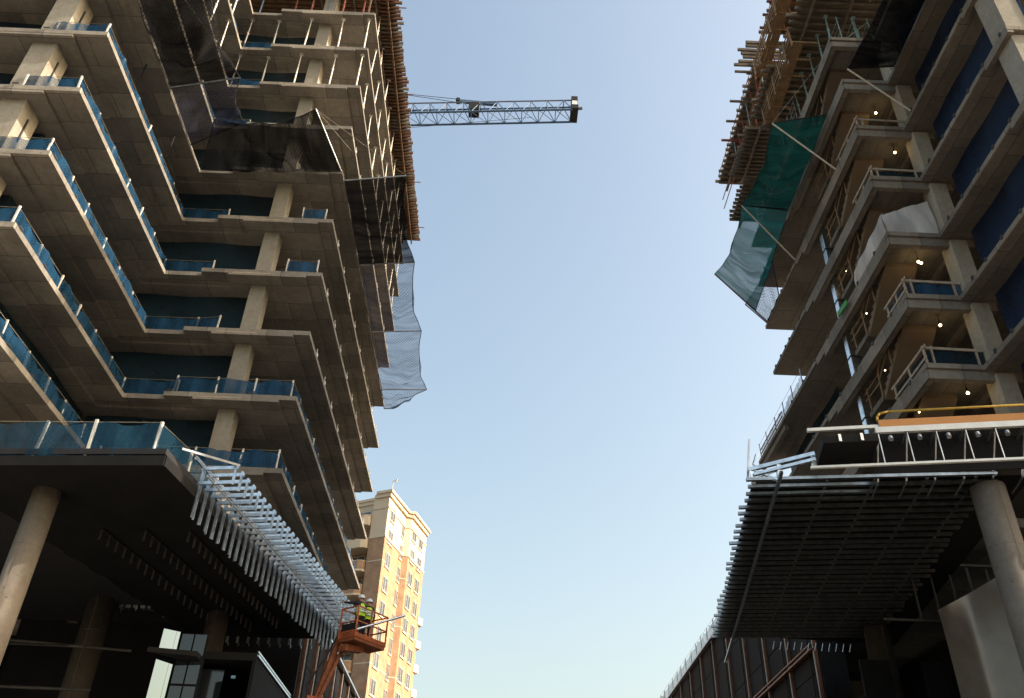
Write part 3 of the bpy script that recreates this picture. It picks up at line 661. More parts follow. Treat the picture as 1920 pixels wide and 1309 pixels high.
# lobby inside left podium
LP = thing('podium_building', 'dark podium with charcoal panels and copper fins under the left tower', 'building', (-14, 45, 0))
MB().box(-34, -8.9, 24.3, 60, 13.1, 13.5).build('lobby_ceiling', 'lobby', LP)
MB().box(-30, -15.5, 40.9, 41.2, 0, 13.09).build('back_wall', 'panel', LP)
MB().box(-30.3, -30, 24, 41, 0, 13.09).build('side_wall', 'panel', LP)
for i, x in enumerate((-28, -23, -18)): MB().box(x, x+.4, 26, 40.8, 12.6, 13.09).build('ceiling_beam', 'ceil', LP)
b = MB()
for q in (0, .5): b.tube([(-17.3-q, 30, 0), (-17.3-q, 30, 9.2), (-17.0-q, 30, 9.6), (-16.6-q, 30, 9.75), (-13.8-q, 30, 9.75)], .05)
b.cyl((-18, 31, 8.6), (-13.6, 31, 8.6), .05).cyl((-18, 31, 10.2), (-13, 32, 10.2), .05).build('conduit', 'clampm', LP)
for i in range(9):
    x = -14.6+i*.28; MB().cyl((x, 33.9, 12.5-U(0, .5)), (x, 33.9, 13.09), .03, 6).box(x-.1, x+.1, 33.75, 34.05, 12.3, 12.42).build('pipe_hanger', 'galvd', LP)
# tall coated glass with neighbouring glazing
ga, gb = V((-10.55, 28.0, 0)), V((-10.11, 28.31, 0))
for q0, q1, nm in ((0, .77, 'sky_reflecting_pane'), (.785, 1, 'sky_reflecting_pane')):
    a_, b_ = ga.lerp(gb, q0), ga.lerp(gb, q1); up_ = V((0, 0, 9.86)); nn = V((.58, -.81, 0))*-.03
    MB().add([a_, b_, b_+up_, a_+up_, a_+nn, b_+nn, b_+up_+nn, a_+up_+nn], [(0, 1, 2, 3), (7, 6, 5, 4), (0, 4, 5, 1), (1, 5, 6, 2), (2, 6, 7, 3), (3, 7, 4, 0)]).build(nm, 'mirror', LP, label='bright pane mirroring the sky')
for r_ in range(6):
    for c_ in range(2):
        x0 = -10.06+c_*.42; z0 = .3+r_*1.6
        MB().box(x0, x0+.37, 28.40, 28.43, z0, z0+1.53).build('lobby_pane', 'glass', LP)
MB().box(-10.1, -9.22, 28.46, 28.5, 0, 9.86).build('lobby_frame', 'panel', LP)
MB().prism([(-10.75, 27.6), (-9.3, 27.9), (-9.3, 28.38), (-10.05, 28.34), (-10.45, 27.95)], 9.02, 9.17).build('reflected_canopy', 'fascia', LP)  # solid stand-in for a dark canopy reflected in the glass
# vestibule box
MB().box(-10.9, -8.2, 30.82, 37.0, 9.72, 9.98).build('vestibule_roof', 'fascia', LP)
MB().box(-8.32, -8.2, 30.82, 37.0, 0, 9.71).build('vestibule_side', 'panel', LP)
MB().box(-10.9, -10.7, 30.9, 37, 0, 9.71).build('vestibule_side', 'panel', LP)
for r_ in range(4): MB().box(-10.6, -9.35, 31.3, 31.34, 1.2+r_*2.1, 3.2+r_*2.1).build('vestibule_pane', 'glass', LP)
MB().box(-9.05, -8.9, 31.2, 31.3, 0, 9.3).build('bright_mullion', 'mirror', LP)
b = MB().box(-8.2, -8.16, 30.82, 45, 9.99, 10.05).box(-8.2, -8.14, 30.82, 45, 9.86, 9.93).build('band_trim', 'galv', LP)
def fins(x, ys, z1, s, parent, zb=10.0):
    fm = MB().box(min(0, -s*.14), max(0, -s*.14), -.04, .04, 0, z1).mesh('copper_fin', 'copper'); tm = MB().box(-.02, .02, .06, .085, 0, z1-.02).mesh('fin_trim', 'post')
    for y in ys:
        fo_ = inst('copper_fin', fm, parent, (x, y, 0)); ft_ = bpy.data.objects.new('fin_trim', tm); C.objects.link(ft_); ft_.parent = fo_; ft_.location = (-s*.15, -.05, 0)
    for a_, b_ in zip(ys, ys[1:]):
        for zz in range(8):
            z0 = zz*2.35
            if z0 > z1-.3: break
            MB().box(x-.03, x+.03, a_+.16, b_-.16, z0+.02, min(z0+2.33, z1)).build('cladding_panel', 'panel', parent)
            MB().box(x-.09*s-.02, x-.09*s+.02, a_+.75, a_+.80, z0+.02, min(z0+2.33, z1)).build('panel_rib', 'fascia', parent)
ysl = [37.9+2.56*i for i in range(10)]
fins(-8.2, ysl, 13.86, -1, LP)
MB().box(-20, -8.26, 37.3, 61, 0, 13.85).build('podium_wall', 'fascia', LP)
MB().box(-8.4, -7.9, 37.0, 61, 13.87, 13.97).build('parapet_trim', 'galv', LP)
MB().box(-20, -8.1, 37.05, 37.28, 0, 13.09).build('end_wall', 'panel', LP)

# ================================================================== RIGHT CANOPY
RC = thing('canopy_frame', 'open galvanised metal canopy frame with many parallel channels, right', 'canopy', (10, 26, 12))
o0 = V((6.353, 20.305, 12)); f2 = (V((8.283, 33.6, 12))-o0).normalized(); f1 = V((f2.y, -f2.x, 0))
for i in range(33):
    p = o0+f2*(i*.418+U(-.02, .02))+f1*U(-.09, .09)
    L = 6.3+U(-.15, .1); b = MB(); b.chan(p, p+f1*L+f2*U(-.04, .04), .10, .08, .01); b.build('soffit_channel', 'chan', RC)
for off, zz, w_, h_, a0, a1 in ((.80, -.07, .09, .07, -.55, 16.6), (2.1, .085, .05, .05, .2, 13.8), (3.3, .085, .05, .05, .2, 13.8), (4.6, .085, .05, .05, .2, 13.8), (5.8, .085, .05, .05, .2, 13.8)):
    b = MB(); b.chan(o0+f1*off+f2*a0+V((0, 0, zz)), o0+f1*off+f2*a1+V((0, 0, zz)), w_, h_, .01); b.build('carrier_runner', 'galvd', RC)
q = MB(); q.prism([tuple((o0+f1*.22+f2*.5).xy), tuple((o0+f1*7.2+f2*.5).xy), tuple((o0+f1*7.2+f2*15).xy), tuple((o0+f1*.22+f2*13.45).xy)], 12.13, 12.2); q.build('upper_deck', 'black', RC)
for i in range(7):
    p = o0+f2*(.5+i*2.1); b = MB()
    b.beam(p+f1*.1+V((0, 0, .21)), p+f1*.9+V((0, 0, .5)), .04, .04); b.beam(p+f1*.9+V((0, 0, .21)), p+f1*.9+V((0, 0, .5)), .04, .05); b.build('diagonal_brace', 'galvd', RC)
q = MB(); q.beam(o0+f1*.95+f2*1.2+V((0, 0, .28)), o0+f1*.95+f2*13.5+V((0, 0, .28)), .05, .36); q.build('inner_fascia', 'fascia', RC)
# front frame
g1 = V((4.945, -.912, 0)).normalized(); fo = V((7.77, 19.49, 12)); GW = 8.6
b = MB(); b.chan(fo, fo+g1*GW, .08, .06, .01); b.build('bottom_track', 'white', RC)
ft = fo+g1*1.75+V((0, 0, .97))
b = MB(); b.chan(ft, fo+g1*GW+V((0, 0, .97)), .10, .16, .01); b.build('top_track', 'white', RC)
for i in range(10):
    p = fo+g1*(1.8+i*.70); b = MB(); b.beam(p+V((0, 0, .04)), p+V((0, 0, .92)), .025, .04); b.build('upright', 'chan', RC)
    back = V((g1.y, -g1.x, 0))*-1
    b = MB(); b.beam(p+V((0, 0, .9)), p+back*1.0+V((0, 0, .02)), .035, .07); b.beam(p+back*.02+V((0, 0, .9)), p+back*.9+V((0, 0, .88)), .035, .07); b.beam(p+back*1.0, p+back*1.9+V((0, 0, -.02)), .03, .05); b.build('raking_brace', 'galvd', RC)
    b = MB(); b.cyl(p+g1*.35+back*.2+V((0, 0, .80)), p+g1*.35+back*.24+V((0, 0, .90)), .06, 10); b.build('hanger_cup', 'galvd', RC)
back = V((-g1.y, g1.x, 0))
MB().prism([tuple((fo+g1*1.7+back*.62).xy), tuple((fo+g1*GW+back*.62).xy), tuple((fo+g1*GW+back*.67).xy), tuple((fo+g1*1.7+back*.67).xy)], 12.05, 12.98).build('shade_backing', 'fascia', RC)  # added dark sheet standing in for shade behind the uprights
# black box beam with pale straps, left of the front frame
bb = fo+g1*.35+back*.25
b = MB(); b.beam(bb+V((0, 0, .60)), bb+g1*1.35+V((0, 0, .60)), 1.2, .22); b.build('box_beam', 'fascia', RC, bevel=.01)
for q in (.42, .95): MB().beam(bb+g1*q-back*.615+V((0, 0, .52)), bb+g1*q-back*.615+V((0, 0, .72)), .07, .02).build('strap', 'white', RC)
# corner frame (three tracks meeting at the outer corner)
P0, P1 = V((6.46, 20.35, 12.32)), V((8.05, 19.75, 12.55))
b = MB()
b.chan(P0, P1, .10, .10, .01); b.chan(P0+V((.1, -.05, -.16)), P1+V((.0, 0, -.16)), .10, .08, .01); b.build('corner_track', 'galv', RC)
for q, zz in ((.04, 0), (.45, 0), (.96, 0)):
    p = P0.lerp(P1, q); MB().beam(p+V((0, 0, -.42)), p, .11, .05).build('corner_upright', 'galv', RC)
MB().beam(P0+V((.1, 0, 0)), P0+V((.65, -.2, -.36)), .10, .05).build('corner_brace', 'galv', RC)
tag(MB().beam((6.42, 20.45, 12.05), (6.62, 20.45, 13.3), .045, .045).build('standing_bar', 'galvd'), 'thin dark bar standing at the outer corner of the right canopy frame', 'bar')
b = MB(); b.chan((7.95, 19.72, 13.22), (9.75, 19.45, 13.26), .09, .09, .01); tag(b.build('loose_stud', 'white'), 'loose white metal stud poking out left of the orange board, right canopy', 'stud')
# orange platform with yellow rail
pt = thing('work_platform', 'orange toe board platform with yellow tube rail above the right canopy', 'platform', (12, 19, 13.1))
pa = fo+g1*1.95+back*.25+V((0, 0, 1.14)); pb = fo+g1*GW+back*.25+V((0, 0, 1.14))
MB().beam(pa+V((0, 0, .12)), pb+V((0, 0, .12)), .05, .30).build('toe_board', 'orange', pt)
MB().beam(pa+back*.5-V((0, 0, .02)), pb+back*.5-V((0, 0, .02)), .9, .05).build('deck', 'galvd', pt)
q = pa+V((0, 0, .25)); L = 4.45
b = MB(); b.tube([q-g1*.02, q+V((0, 0, .12)), q+g1*.08+V((0, 0, .22)), q+g1*.3+V((0, 0, .27)), q+g1*(L-.25)+V((0, 0, .27)), q+g1*(L-.06)+V((0, 0, .2)), q+g1*L+V((0, 0, .08)), q+g1*L-V((0, 0, .1))], .032, 8); b.build('tube_rail', 'yellow', pt, smooth=True)
guardrail(0, [[(12.6, 21.2), (17.5, 20.4)]], 'blue netted railing partly hidden behind the yellow tube rail, right', z=13.1, h=1.0, clamps=False)
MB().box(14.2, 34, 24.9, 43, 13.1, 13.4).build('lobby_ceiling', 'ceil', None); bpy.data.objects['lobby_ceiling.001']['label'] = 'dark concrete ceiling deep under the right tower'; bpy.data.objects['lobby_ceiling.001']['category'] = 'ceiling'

# ------------------------------------------------------------------ right podium
RP = thing('podium_building', 'dark podium with copper fins and a railed roof edge, right', 'building', (14, 45, 0))
ysr = [36.55+3.44*i for i in range(13)]
fins(13.4, ysr, 18.05, 1, RP)
MB().box(13.46, 14.5, 36.4, 79, 0, 18.04).build('podium_wall', 'fascia', RP)
MB().box(13.1, 14.5, 36.3, 79.1, 18.06, 18.18).build('parapet_trim', 'galvd', RP)
MB().box(13.12, 13.36, 36.5, 79, 12.56, 12.62).build('band_trim', 'copper', RP)
MB().box(13.12, 13.2, 36.5, 79, 12.76, 12.81).build('band_trim', 'copper', RP)
MB().box(14.51, 22, 46, 46.3, 0, 15.6).build('back_wall', 'panel', RP)
guardrail(0, [[(13.25, 46), (13.25, 79)]], 'low glass railing on the roof edge of the right podium', z=18.18, h=.85, posth=.95, step=1.7, net='nthin', mat='galvd', clamps=False)
MB().box(18.5, 34, 17.8, 46, 0, 12.9).build('lobby_core', 'fascia', RP)
for i in range(6): MB().box(13.2+i*.62, 13.25+i*.62, 26.6, 26.66, 10.6, 12.4).build('ceiling_stud', 'clampm', RP)
MB().box(12, 17, 26.5, 26.58, 12.4, 12.48).box(12, 17, 26.5, 26.58, 10.55, 10.62).build('ceiling_track', 'clampm', RP)
for x0, x1 in ((12.2, 13.2), (14.3, 15.0)): MB().box(x0, x1, 29.5, 29.6, 8.6, 10.2).build('lobby_panel', 'panel', RP)
for i in range(12):
    x = 10.7+i*.27; MB().beam((x, 33.8, 11.7), (x+.1, 33.8, 12.0), .04, .03).build('end_clip', 'galv', RP)
# clear plastic sheet hanging behind the round column
pts = thing('plastic_curtain', 'shiny grey plastic curtain hanging beside the round column, right', 'tarp', (14.5, 25, 0))
def cur(u, v):
    zz = 12.3-v*12.2; x = 12.95+u*3.6-.35*max(0, 1-v*7)*(1-u)*0
    top = 1.9*(1-u)*max(0, .18-v)/.18
    return V((x+.05*math.sin(v*5), 25.0+.30*math.sin(u*5.5)+.012*math.sin(u*23+v*3), zz-top))
MB().grid(cur, 34, 24, 4, 12).build('sheet', 'curtain' if 'curtain' in M else 'sheet', pts, smooth=True)
M['curt'] = pm('clear_plastic', (.12, .106, .094), .24, 0, var=.2, scale=1.4, spec=.8)
bpy.data.objects['sheet'].data.materials[0] = M['curt']

# ================================================================== BRICK APARTMENT BUILDING
BB = thing('apartment_building', 'tan brick apartment tower with cream top floors and rounded balconies, far behind', 'building', (-14, 104, 0))
A, B, Cc, D, E_ = (-14.0, 100.0), (-12.4, 106.05), (-11.64, 106.3), (-10.04, 112.06), (-16.02, 100.96)
Fp = (-15.6, 102.3); G = (-34, 112)
foot = [A, B, Cc, D, (-24, 122), (-40, 116), G, Fp, E_]
ZT, ZC = 49.0, 43.3
MB().prism(foot, 0, ZC).build('brick_wall', 'brick', BB)
MB().prism(foot, ZC+.002, ZT).build('cream_wall', 'cream', BB)
def grow(poly, g):
    cx = sum(p[0] for p in poly)/len(poly); cy = sum(p[1] for p in poly)/len(poly)
    return [(x+(x-cx)/math.hypot(x-cx, y-cy)*g, y+(y-cy)/math.hypot(x-cx, y-cy)*g) for x, y in poly]
for z0, z1, g in ((ZT, ZT+.35, .55), (ZT-.5, ZT-.002, .30), (ZT-2.0, ZT-1.75, .12), (ZC-.1, ZC+.2, .10)):
    MB().prism(grow(foot, g), z0, z1).build('cornice', 'cream', BB)
for fl in range(12):
    zz = 40.2-fl*6.0
    if zz > 3: MB().prism(grow(foot, .04), zz, zz+.13).build('string_course', 'cream', BB)
FH = 2.95
fm = {}
def window(p, d, z, w_, h, mat='frame'):
    """frame, mullion, pane and sill standing proud of wall at p along d"""
    nrm = V((d.y, -d.x, 0)); ang = math.atan2(d.y, d.x); key = (w_, h)
    if key not in fm:
        b = MB(); b.box(-w_/2-.0, -w_/2+.06, -.06, .05, 0, h).box(w_/2-.06, w_/2+.0, -.06, .05, 0, h).box(-w_/2+.06, w_/2-.06, -.06, .05, h-.1, h).box(-w_/2+.06, w_/2-.06, -.06, .05, 0, .1).box(-.04, .04, -.05, .05, .1, h-.1)
        fm[key] = (b.mesh('window', 'frame'), MB().box(-w_/2+.061, w_/2-.061, -.015, .0, .101, h-.101).mesh('pane', 'pane'), MB().box(-w_/2-.1, w_/2+.1, -.1, .03, -.12, -.002).mesh('sill', 'cream'))
    f_, p_, s_ = fm[key]
    q = V((p.x, p.y, z))+nrm*.03
    o = inst('window', f_, BB, q, ang)
    for nm, me in (('pane', p_), ('sill', s_)):
        c = bpy.data.objects.new(nm, me); C.objects.link(c); c.parent = o
dAB = (V((*B, 0))-V((*A, 0))); dCD = (V((*D, 0))-V((*Cc, 0)))
for fl in range(12):
    z = 45.75-fl*FH
    if z < 8: break
    window(V((*A, 0))+dAB*.26, dAB.normalized(), z, 1.5, 1.75)
    window(V((*A, 0))+dAB*.90, dAB.normalized(), z-.3, .85, 1.9)
    window(V((*Cc, 0))+dCD*.22, dCD.normalized(), z, 1.4, 1.75); window(V((*Cc, 0))+dCD*.66, dCD.normalized(), z, 1.4, 1.75)
    # recessed window wall and rounded balcony left of the pier
    d = (V((*Fp, 0))-V((*G, 0))).normalized()
    window(V((*G, 0))+d*(V((*Fp, 0))-V((*G, 0))).length*.90, d, z-.2, 2.1, 2.1)
    bal = []; c0 = V((-18.0, 102.75, 0)); n = 9
    rim = [(-15.95, 101.6), (-16.05, 101.15), (-16.4, 100.75), (-17.0, 100.75), (-18.0, 101.2), (-19.5, 101.95), (-20.5, 102.5)]
    inner = [(x*.985-.28, y+.16) for x, y in rim]
    zb = z-.55
    MB().prism(rim+[(-20.6, 104.9), (-15.9, 102.5)], zb-.22, zb).build('balcony_floor', 'cream', BB)
    bmx = MB(); n = len(rim)
    for i in range(n-1):
        a_, b_, c_, e_ = rim[i], rim[i+1], (rim[i+1][0], rim[i+1][1]+.18), (rim[i][0], rim[i][1]+.18)
        bmx.prism([a_, b_, c_, e_], zb+.001, zb+1.02)
    bp_ = bmx.build('balcony_parapet', 'cream' if fl < 2 else 'brick', BB)
    MB().prism(grow(rim, .05)+[(x, y+.2) for x, y in rim[::-1]], zb+1.022, zb+1.10).build('coping', 'cream', bp_ if False else BB)
    # back-corner balconies against the sky
    if fl > 2: MB().prism([(-10.1, 111.6), (-9.55, 112.5), (-10.3, 113.3), (-11, 112.5)], zb, zb+.95).build('corner_balcony', 'cream', BB)
MB().cyl((-13.9, 100.6, ZT+.3), (-13.9, 100.6, ZT+1.9), .05, 6).cyl((-13.9, 100.6, ZT+1.9), (-13.2, 100.6, ZT+2.1), .05, 6).cyl((-13.5, 100.6, ZT+1.9), (-13.4, 100.6, ZT+2.2), .12, 8).build('roof_aerial', 'frame', BB)

# ================================================================== CRANE JIB
CR = thing('tower_crane', 'blue lattice crane jib reaching out behind the left tower', 'crane', (-22, 55, 0))
def jib(t, off, dz): return V((-22+27.2*t, 55+off, 65.15+27.2*t*.094+dz))
DZ, HW = 1.75, .75
for off, dz, r, m_ in ((-HW, 0, .10, 'crane'), (HW, 0, .10, 'crane'), (-.42, DZ, .07, 'crgrey'), (.42, DZ, .08, 'crane')):
    MB().cyl(jib(0, off, dz), jib(1, off, dz), r, 8).build('chord', m_, CR)
NB = 17
for i in range(NB):
    a_, m2, b_ = i/NB, (i+.5)/NB, (i+1)/NB
    for s_ in (-1, 1):
        b = MB(); b.cyl(jib(a_, s_*HW, 0), jib(m2, s_*.42, DZ), .042, 6).cyl(jib(m2, s_*.42, DZ), jib(b_, s_*HW, 0), .042, 6); b.build('lattice_brace', 'crane', CR)
    b = MB(); b.cyl(jib(a_, -HW, 0), jib(a_, HW, 0), .04, 6).cyl(jib(m2, -.42, DZ), jib(m2, .42, DZ), .04, 6).cyl(jib(a_, -HW, 0), jib(b_, HW, 0), .03, 5).cyl(jib(m2, -.42, DZ), jib(b_, -HW, 0), .02, 5).build('cross_tie', 'crane', CR)
    b = MB(); b.cyl(jib(m2, -.42, DZ), jib(m2, -HW, 0), .02, 5).build('hanger', 'crgrey', CR)
e = jib(1, 0, 0)
MB().box(e.x-.15, e.x+.55, e.y-.9, e.y+.9, e.z+.05, e.z+.6).box(e.x-.1, e.x+.5, e.y-.8, e.y+.8, e.z+1.25, e.z+1.9).build('tip_block', 'dark', CR)
MB().box(e.x-.05, e.x+.45, e.y-.85, e.y+.85, e.z+.62, e.z+1.2).build('tip_sheave', 'helmet', CR)
MB().cyl((e.x+.5, e.y-.3, e.z+.7), (e.x+.95, e.y-.3, e.z+.8), .16, 8).cyl((e.x+.5, e.y, e.z+1.9), (e.x+.5, e.y, e.z+2.9), .03, 5).build('tip_lamp', 'crgrey', CR)
t0 = jib(.655, 0, DZ)
MB().box(t0.x-.5, t0.x+.5, t0.y-.55, t0.y+.55, t0.z-1.1, t0.z-.1).build('winch', 'dark', CR)
MB().beam(t0+V((-1.6, 0, .55)), t0+V((2.2, 0, .30)), .3, .28).build('pendant_bar', 'crane', CR); MB().cyl(t0+V((-1.6, -.25, .6)), t0+V((-1.6, .25, .6)), .22, 8).build('pendant_pin', 'dark', CR)
for s_ in (-.2, .2): MB().cyl(t0+V((-1.6, s_, .6)), (-22, 55+s_, t0.z+2.6+s_*3), .03, 5).build('pendant_line', 'dark', CR)
MB().cyl(jib(.86, 0, -.1), (-22, 55, jib(0, 0, 0).z-2.4), .02, 5).build('hoist_rope', 'dark', CR)
for sx in (-1, 1):
    for sy in (-1, 1): MB().box(-22+sx*.9-.1, -22+sx*.9+.1, 55+sy*.9-.1, 55+sy*.9+.1, 0, 68).build('mast_leg', 'crane', CR)
for i in range(34):
    b = MB(); z = i*2
    b.cyl((-22.9, 54.1, z), (-21.1, 54.1, z+2), .05, 5).cyl((-21.1, 55.9, z), (-22.9, 55.9, z+2), .05, 5).cyl((-22.9, 55.9, z), (-22.9, 54.1, z+2), .05, 5).cyl((-21.1, 54.1, z), (-21.1, 55.9, z+2), .05, 5)
    b.build('mast_brace', 'crane', CR)

# ================================================================== BOOM LIFT
BL = thing('boom_lift', 'orange boom lift with worker basket raised beside the left canopy', 'lift', (-7, 29.5, 0))
bx, by, bz = -4.98, 32.9, 10.64
# basket: floor plate deep along +X/-Y, rails
fx = V((.80, -.60, 0)).normalized(); fy = V((.60, .80, 0)).normalized()
bo = V((bx, by, bz+.40))
def bk(a_, b_, c_): return bo+fx*a_+fy*b_+V((0, 0, c_))
def obox(b, x0, x1, y0, y1, z0, z1):
    return b.add([bk(x0, y0, z0), bk(x1, y0, z0), bk(x1, y1, z0), bk(x0, y1, z0), bk(x0, y0, z1), bk(x1, y0, z1), bk(x1, y1, z1), bk(x0, y1, z1)],
                 [(0, 3, 2, 1), (4, 5, 6, 7), (0, 1, 5, 4), (1, 2, 6, 5), (2, 3, 7, 6), (3, 0, 4, 7)])
BWX, BWY = .42, .80
b = MB(); obox(b, -BWX, BWX, -BWY, BWY, -.12, 0); b.build('floor', 'liftdk', BL, bevel=.01)
b = MB(); obox(b, -BWX, BWX, -BWY-.02, -BWY+.02, 0.001, .26); obox(b, -BWX-.02, -BWX+.02, -BWY, BWY, .001, .16); obox(b, BWX-.02, BWX+.02, -BWY, BWY, .001, .16); obox(b, -BWX, BWX, BWY-.02, BWY+.02, .001, .16); b.build('toe_plate', 'lift', BL)
for sx in (-1, 1):
    for sy in (-1, -.1, 1): MB().cyl(bk(sx*BWX, sy*BWY, 0), bk(sx*BWX, sy*BWY, 1.12), .034, 8).build('post', 'lift', BL)
for hgt in (.58, 1.12):
    MB().tube([bk(-BWX, -BWY, hgt), bk(BWX, -BWY, hgt), bk(BWX, BWY, hgt), bk(-BWX, BWY, hgt), bk(-BWX, -BWY, hgt)], .03, 8).build('rail', 'lift', BL)
b = MB(); obox(b, -.40, .30, -BWY+.06, -BWY+.22, .30, .55); b.build('control_box', 'dark', BL)
b = MB(); obox(b, -.2, .25, -BWY-.035, -BWY-.021, .07, .2); b.build('maker_plate', 'liftdk', BL)
MB().beam(bk(-.1, -BWY-.05, -.35), bk(-.1, -BWY+.9, -.2), .3, .22).build('jib_mount', 'liftdk', BL)
j0_ = bk(-.62, -.55, .12); j1_ = V((-6.35, 32.4, 8.6)); j2_ = V((-7.3, 31.2, 3.4)); j3_ = V((-7.0, 29.8, 1.9))
MB().beam(j0_, j1_, .17, .2).build('jib', 'liftdk', BL, bevel=.01)
MB().beam(j0_+V((.22, -.1, -.25)), j1_+V((.2, -.1, .3)), .10, .12).build('levelling_arm', 'liftdk', BL)
MB().cyl(j1_+V((-.25, -.1, .15)), j1_+V((.3, .1, .15)), .26, 12).build('knuckle', 'lift', BL)
MB().beam(j1_, j2_, .30, .34).build('boom', 'lift', BL, bevel=.015)
MB().beam(j2_, j3_, .36, .42).build('lower_boom', 'lift', BL, bevel=.015)
MB().tube([j0_+V((-.1, 0, .1)), j0_+V((-.35, -.1, -.6)), j1_+V((-.3, 0, .8)), j1_+V((-.2, -.1, .1))], .03, 6).build('hose', 'dark', BL)
MB().box(-7.9, -6.1, 28.7, 31.0, .9, 1.9).build('turntable', 'lift', BL, bevel=.05)
MB().box(-7.9, -6.1, 28.2, 31.4, .5, .85).build('chassis', 'dark', BL, bevel=.03)
for sx in (-8.05, -5.95):
    for yy in (28.7, 30.9):
        wh = MB().cyl((sx-.17, yy, .58), (sx+.17, yy, .58), .45, 24).build('wheel', 'dark', BL); MB().cyl((sx-.19, yy, .58), (sx+.19, yy, .58), .22, 16).build('rim', 'crgrey', wh)
t = MB().cyl(bk(.30, -.65, .3), bk(1.1, 1.0, 1.15), .045, 10)
tag(t.build('metal_tube', 'galv', smooth=False), 'long pale tube sticking out over the right side of the orange lift basket', 'tube')

# ------------------------------------------------------------------ people
def person(name, label, base, yaw, joints, vest='vest'):
    """joints: dict of local points; one skinned body, clothing as children"""
    J = joints
    ed = [('pel', 'spi'), ('spi', 'che'), ('che', 'nec'), ('nec', 'hed'), ('hed', 'top')]
    for s_ in 'LR':
        ed += [('che', 'sho'+s_), ('sho'+s_, 'elb'+s_), ('elb'+s_, 'wri'+s_), ('wri'+s_, 'pal'+s_), ('pel', 'hip'+s_), ('hip'+s_, 'kne'+s_), ('kne'+s_, 'ank'+s_), ('ank'+s_, 'toe'+s_)]
    rad = dict(pel=.15, spi=.145, che=.165, nec=.062, hed=.098, top=.075, sho=.075, elb=.052, wri=.036, pal=.034, hip=.10, kne=.066, ank=.05, toe=.042)
    J = dict(J)
    for s_ in 'LR':
        w_ = V(J['wri'+s_]); e_ = V(J['elb'+s_]); d = (w_-e_).normalized(); J['pal'+s_] = w_+d*.08
        sv = d.cross(V((0, 0, 1))); sv = sv.normalized() if sv.length > .1 else V((1, 0, 0))
        for i, (o, L) in enumerate(((-.035, .075), (-.012, .09), (.012, .085), (.035, .065))):
            J['f%d%s' % (i, s_)] = J['pal'+s_]+sv*o+d*L*.5; J['g%d%s' % (i, s_)] = J['pal'+s_]+sv*o*1.1+d*L*.9+V((0, 0, -L*.35))
            ed += [('pal'+s_, 'f%d%s' % (i, s_)), ('f%d%s' % (i, s_), 'g%d%s' % (i, s_))]
        J['t'+s_] = w_+d*.05-sv*.06; ed.append(('wri'+s_, 't'+s_))
    names = list(J); me = bpy.data.meshes.new('body'); me.from_pydata([V(J[n]) for n in names], [(names.index(a), names.index(b)) for a, b in ed], [])
    o = bpy.data.objects.new('tmp', me); C.objects.link(o)
    sm_ = o.modifiers.new('skin', 'SKIN'); sm_.use_smooth_shade = True
    for i, n in enumerate(names):
        r = .009 if n[0] in 'fg' and n[1].isdigit() else (.011 if n[0] == 't' and len(n) == 2 else rad[n[:3]])
        me.skin_vertices[0].data[i].radius = (r, r*(.72 if n in ('spi', 'che', 'pel') else 1)); me.skin_vertices[0].data[i].use_root = (n == 'pel')
    o.modifiers.new('sub', 'SUBSURF').levels = 2
    dg = bpy.context.evaluated_depsgraph_get(); ev = bpy.data.meshes.new_from_object(o.evaluated_get(dg))
    bpy.data.objects.remove(o)
    ev.materials.clear()
    for m_ in ('skin', 'navy', 'hair'): ev.materials.append(M[m_])
    P = {n: V(J[n]) for n in names}
    for p in ev.polygons:
        c = p.center; best = min(ed, key=lambda q: min((c-P[q[0]].lerp(P[q[1]], k)).length for k in (.1, .5, .9)))
        q = best[1]
        p.material_index = 0 if q in ('hed', 'top') or q[:3] == 'pal' or q[0] in 'fgt' and q[:3] not in ('toe', 'top') else 1
        p.use_smooth = True
    t = thing(name, label, 'person', base); t.rotation_euler = (0, 0, yaw)
    def put(nm, mesh):
        ob = bpy.data.objects.new(nm, mesh); C.objects.link(ob); ob.parent = t; return ob
    put('body', ev)
    # vest: rings round the torso
    rings = []
    for f_, rx, ry in ((0, .195, .15), (.28, .20, .155), (.55, .215, .165), (.8, .22, .15), (1, .13, .11)):
        c = P['pel'].lerp(P['spi'], f_*2) if f_ < .5 else P['spi'].lerp(P['che'], f_*2-1)
        if f_ == 1: c = P['che']+(P['nec']-P['che'])*.55
        rings.append((c, rx, ry))
    b = MB(); n = 18
    for c, rx, ry in rings:
        for i in range(n): b.v.append(c+V((math.cos(2*math.pi*i/n)*rx, math.sin(2*math.pi*i/n)*ry, 0)))
    for j in range(len(rings)-1):
        for i in range(n): b.f.append((j*n+i, j*n+(i+1) % n, (j+1)*n+(i+1) % n, (j+1)*n+i))
    put('vest', b.mesh('vest', 'vest', smooth=True))
    for f_ in (.35, .62):
        c = P['pel'].lerp(P['che'], f_); put('reflective_tape', MB().cyl(c, c+V((0, 0, .05)), .222, 18).mesh('tape', 'silver'))
    h = P['hed']; ax = (P['top']-P['hed']).normalized()
    b = MB(); prof = [(.0, .155), (.02, .128), (.07, .125), (.12, .098), (.155, .05), (.165, .002)]
    hc = h+ax*.035; sx = ax.cross(V((0, 1, 0))).normalized(); sy = sx.cross(ax)
    for d_, r_ in prof:
        for i in range(16):
            a_ = 2*math.pi*i/16; b.v.append(hc+ax*d_+sx*math.cos(a_)*r_+sy*math.sin(a_)*r_*1.12)
    for j in range(len(prof)-1):
        for i in range(16): b.f.append((j*16+i, j*16+(i+1) % 16, (j+1)*16+(i+1) % 16, (j+1)*16+i))
    put('helmet', b.mesh('helmet', 'helmet', smooth=True))
    fc = V((0, 1, 0)); fh = h+V((0, 0, .01))
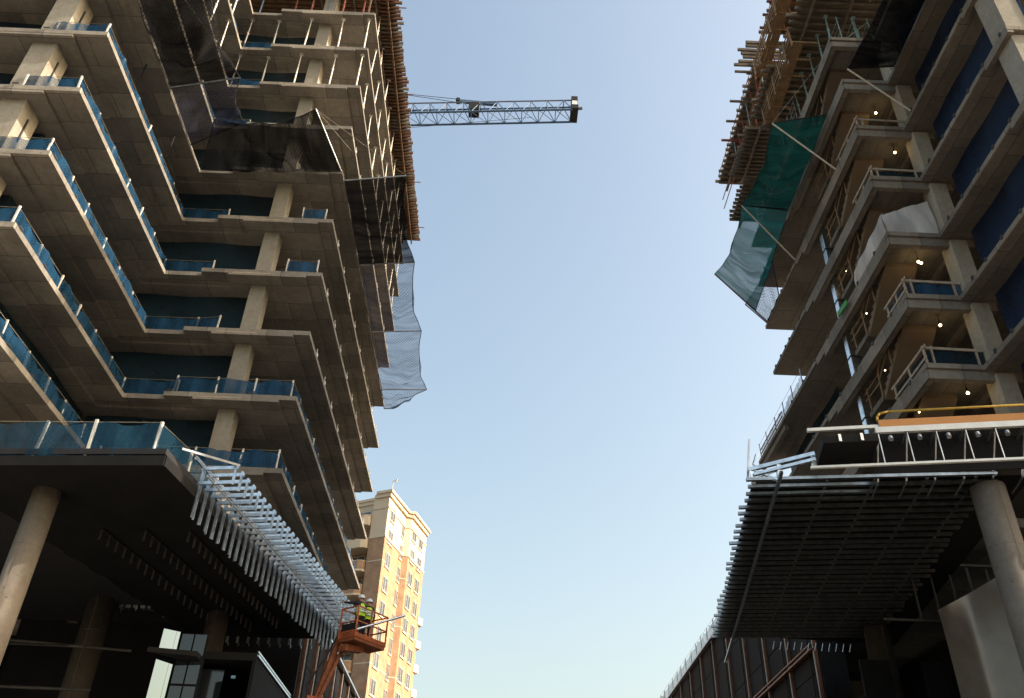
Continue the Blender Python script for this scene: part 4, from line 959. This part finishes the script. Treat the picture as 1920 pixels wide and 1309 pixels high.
    put('nose', MB().add([fh+fc*.09+V((-.012, 0, .02)), fh+fc*.09+V((.012, 0, .02)), fh+fc*.125+V((0, 0, -.02)), fh+fc*.09+V((0, 0, -.03))], [(0, 1, 2), (0, 2, 3), (1, 3, 2)]).mesh('nose', 'skin'))
    for s_ in (-1, 1):
        put('eye', MB().cyl(fh+fc*.088+V((s_*.035, 0, .022)), fh+fc*.10+V((s_*.035, 0, .022)), .012, 8).mesh('eye', 'dark'))
        put('ear', MB().cyl(fh+V((s_*.09, -.01, 0)), fh+V((s_*.115, -.02, 0)), .028, 8).mesh('ear', 'skin'))
        put('boot', MB().beam(P['ank'+'RL'[s_ > 0]]+V((0, -.08, -.05)), P['toe'+'RL'[s_ > 0]]+V((0, .07, -.015)), .10, .09).mesh('boot', 'dark'))
    put('mouth', MB().box(-.025, .025, h.y+.085, h.y+.094, h.z-.055, h.z-.045).mesh('mouth', 'hair'))
    return t
base_j = dict(pel=(0, 0, .96), spi=(0, .02, 1.14), che=(0, .05, 1.36), nec=(0, .06, 1.52), hed=(0, .09, 1.63), top=(0, .09, 1.73),
              hipL=(.10, 0, .90), kneL=(.12, .04, .50), ankL=(.12, -.02, .09), toeL=(.14, .12, .05), hipR=(-.10, 0, .90), kneR=(-.12, .05, .50), ankR=(-.12, -.02, .09), toeR=(-.14, .12, .05))
# worker 1 reaches left towards the studs (local +Y is forward)
w1 = dict(base_j, shoL=(.19, .05, 1.42), elbL=(.26, .22, 1.22), wriL=(.16, .44, 1.22), shoR=(-.19, .05, 1.44), elbR=(-.36, .26, 1.42), wriR=(-.46, .52, 1.45))
w2 = dict(base_j, shoL=(.19, .05, 1.42), elbL=(.27, .05, 1.14), wriL=(.22, .28, 1.04), shoR=(-.19, .05, 1.42), elbR=(-.30, .22, 1.26), wriR=(-.16, .44, 1.30))
p1 = bk(-.05, -.18, .001); p2 = bk(-.12, .28, .001)
person('person', 'worker in white helmet and hi-vis vest reaching out from the orange basket', p1, R_(58), w1)
person('person', 'second worker in white helmet standing deeper in the orange basket', p2, R_(30), w2)
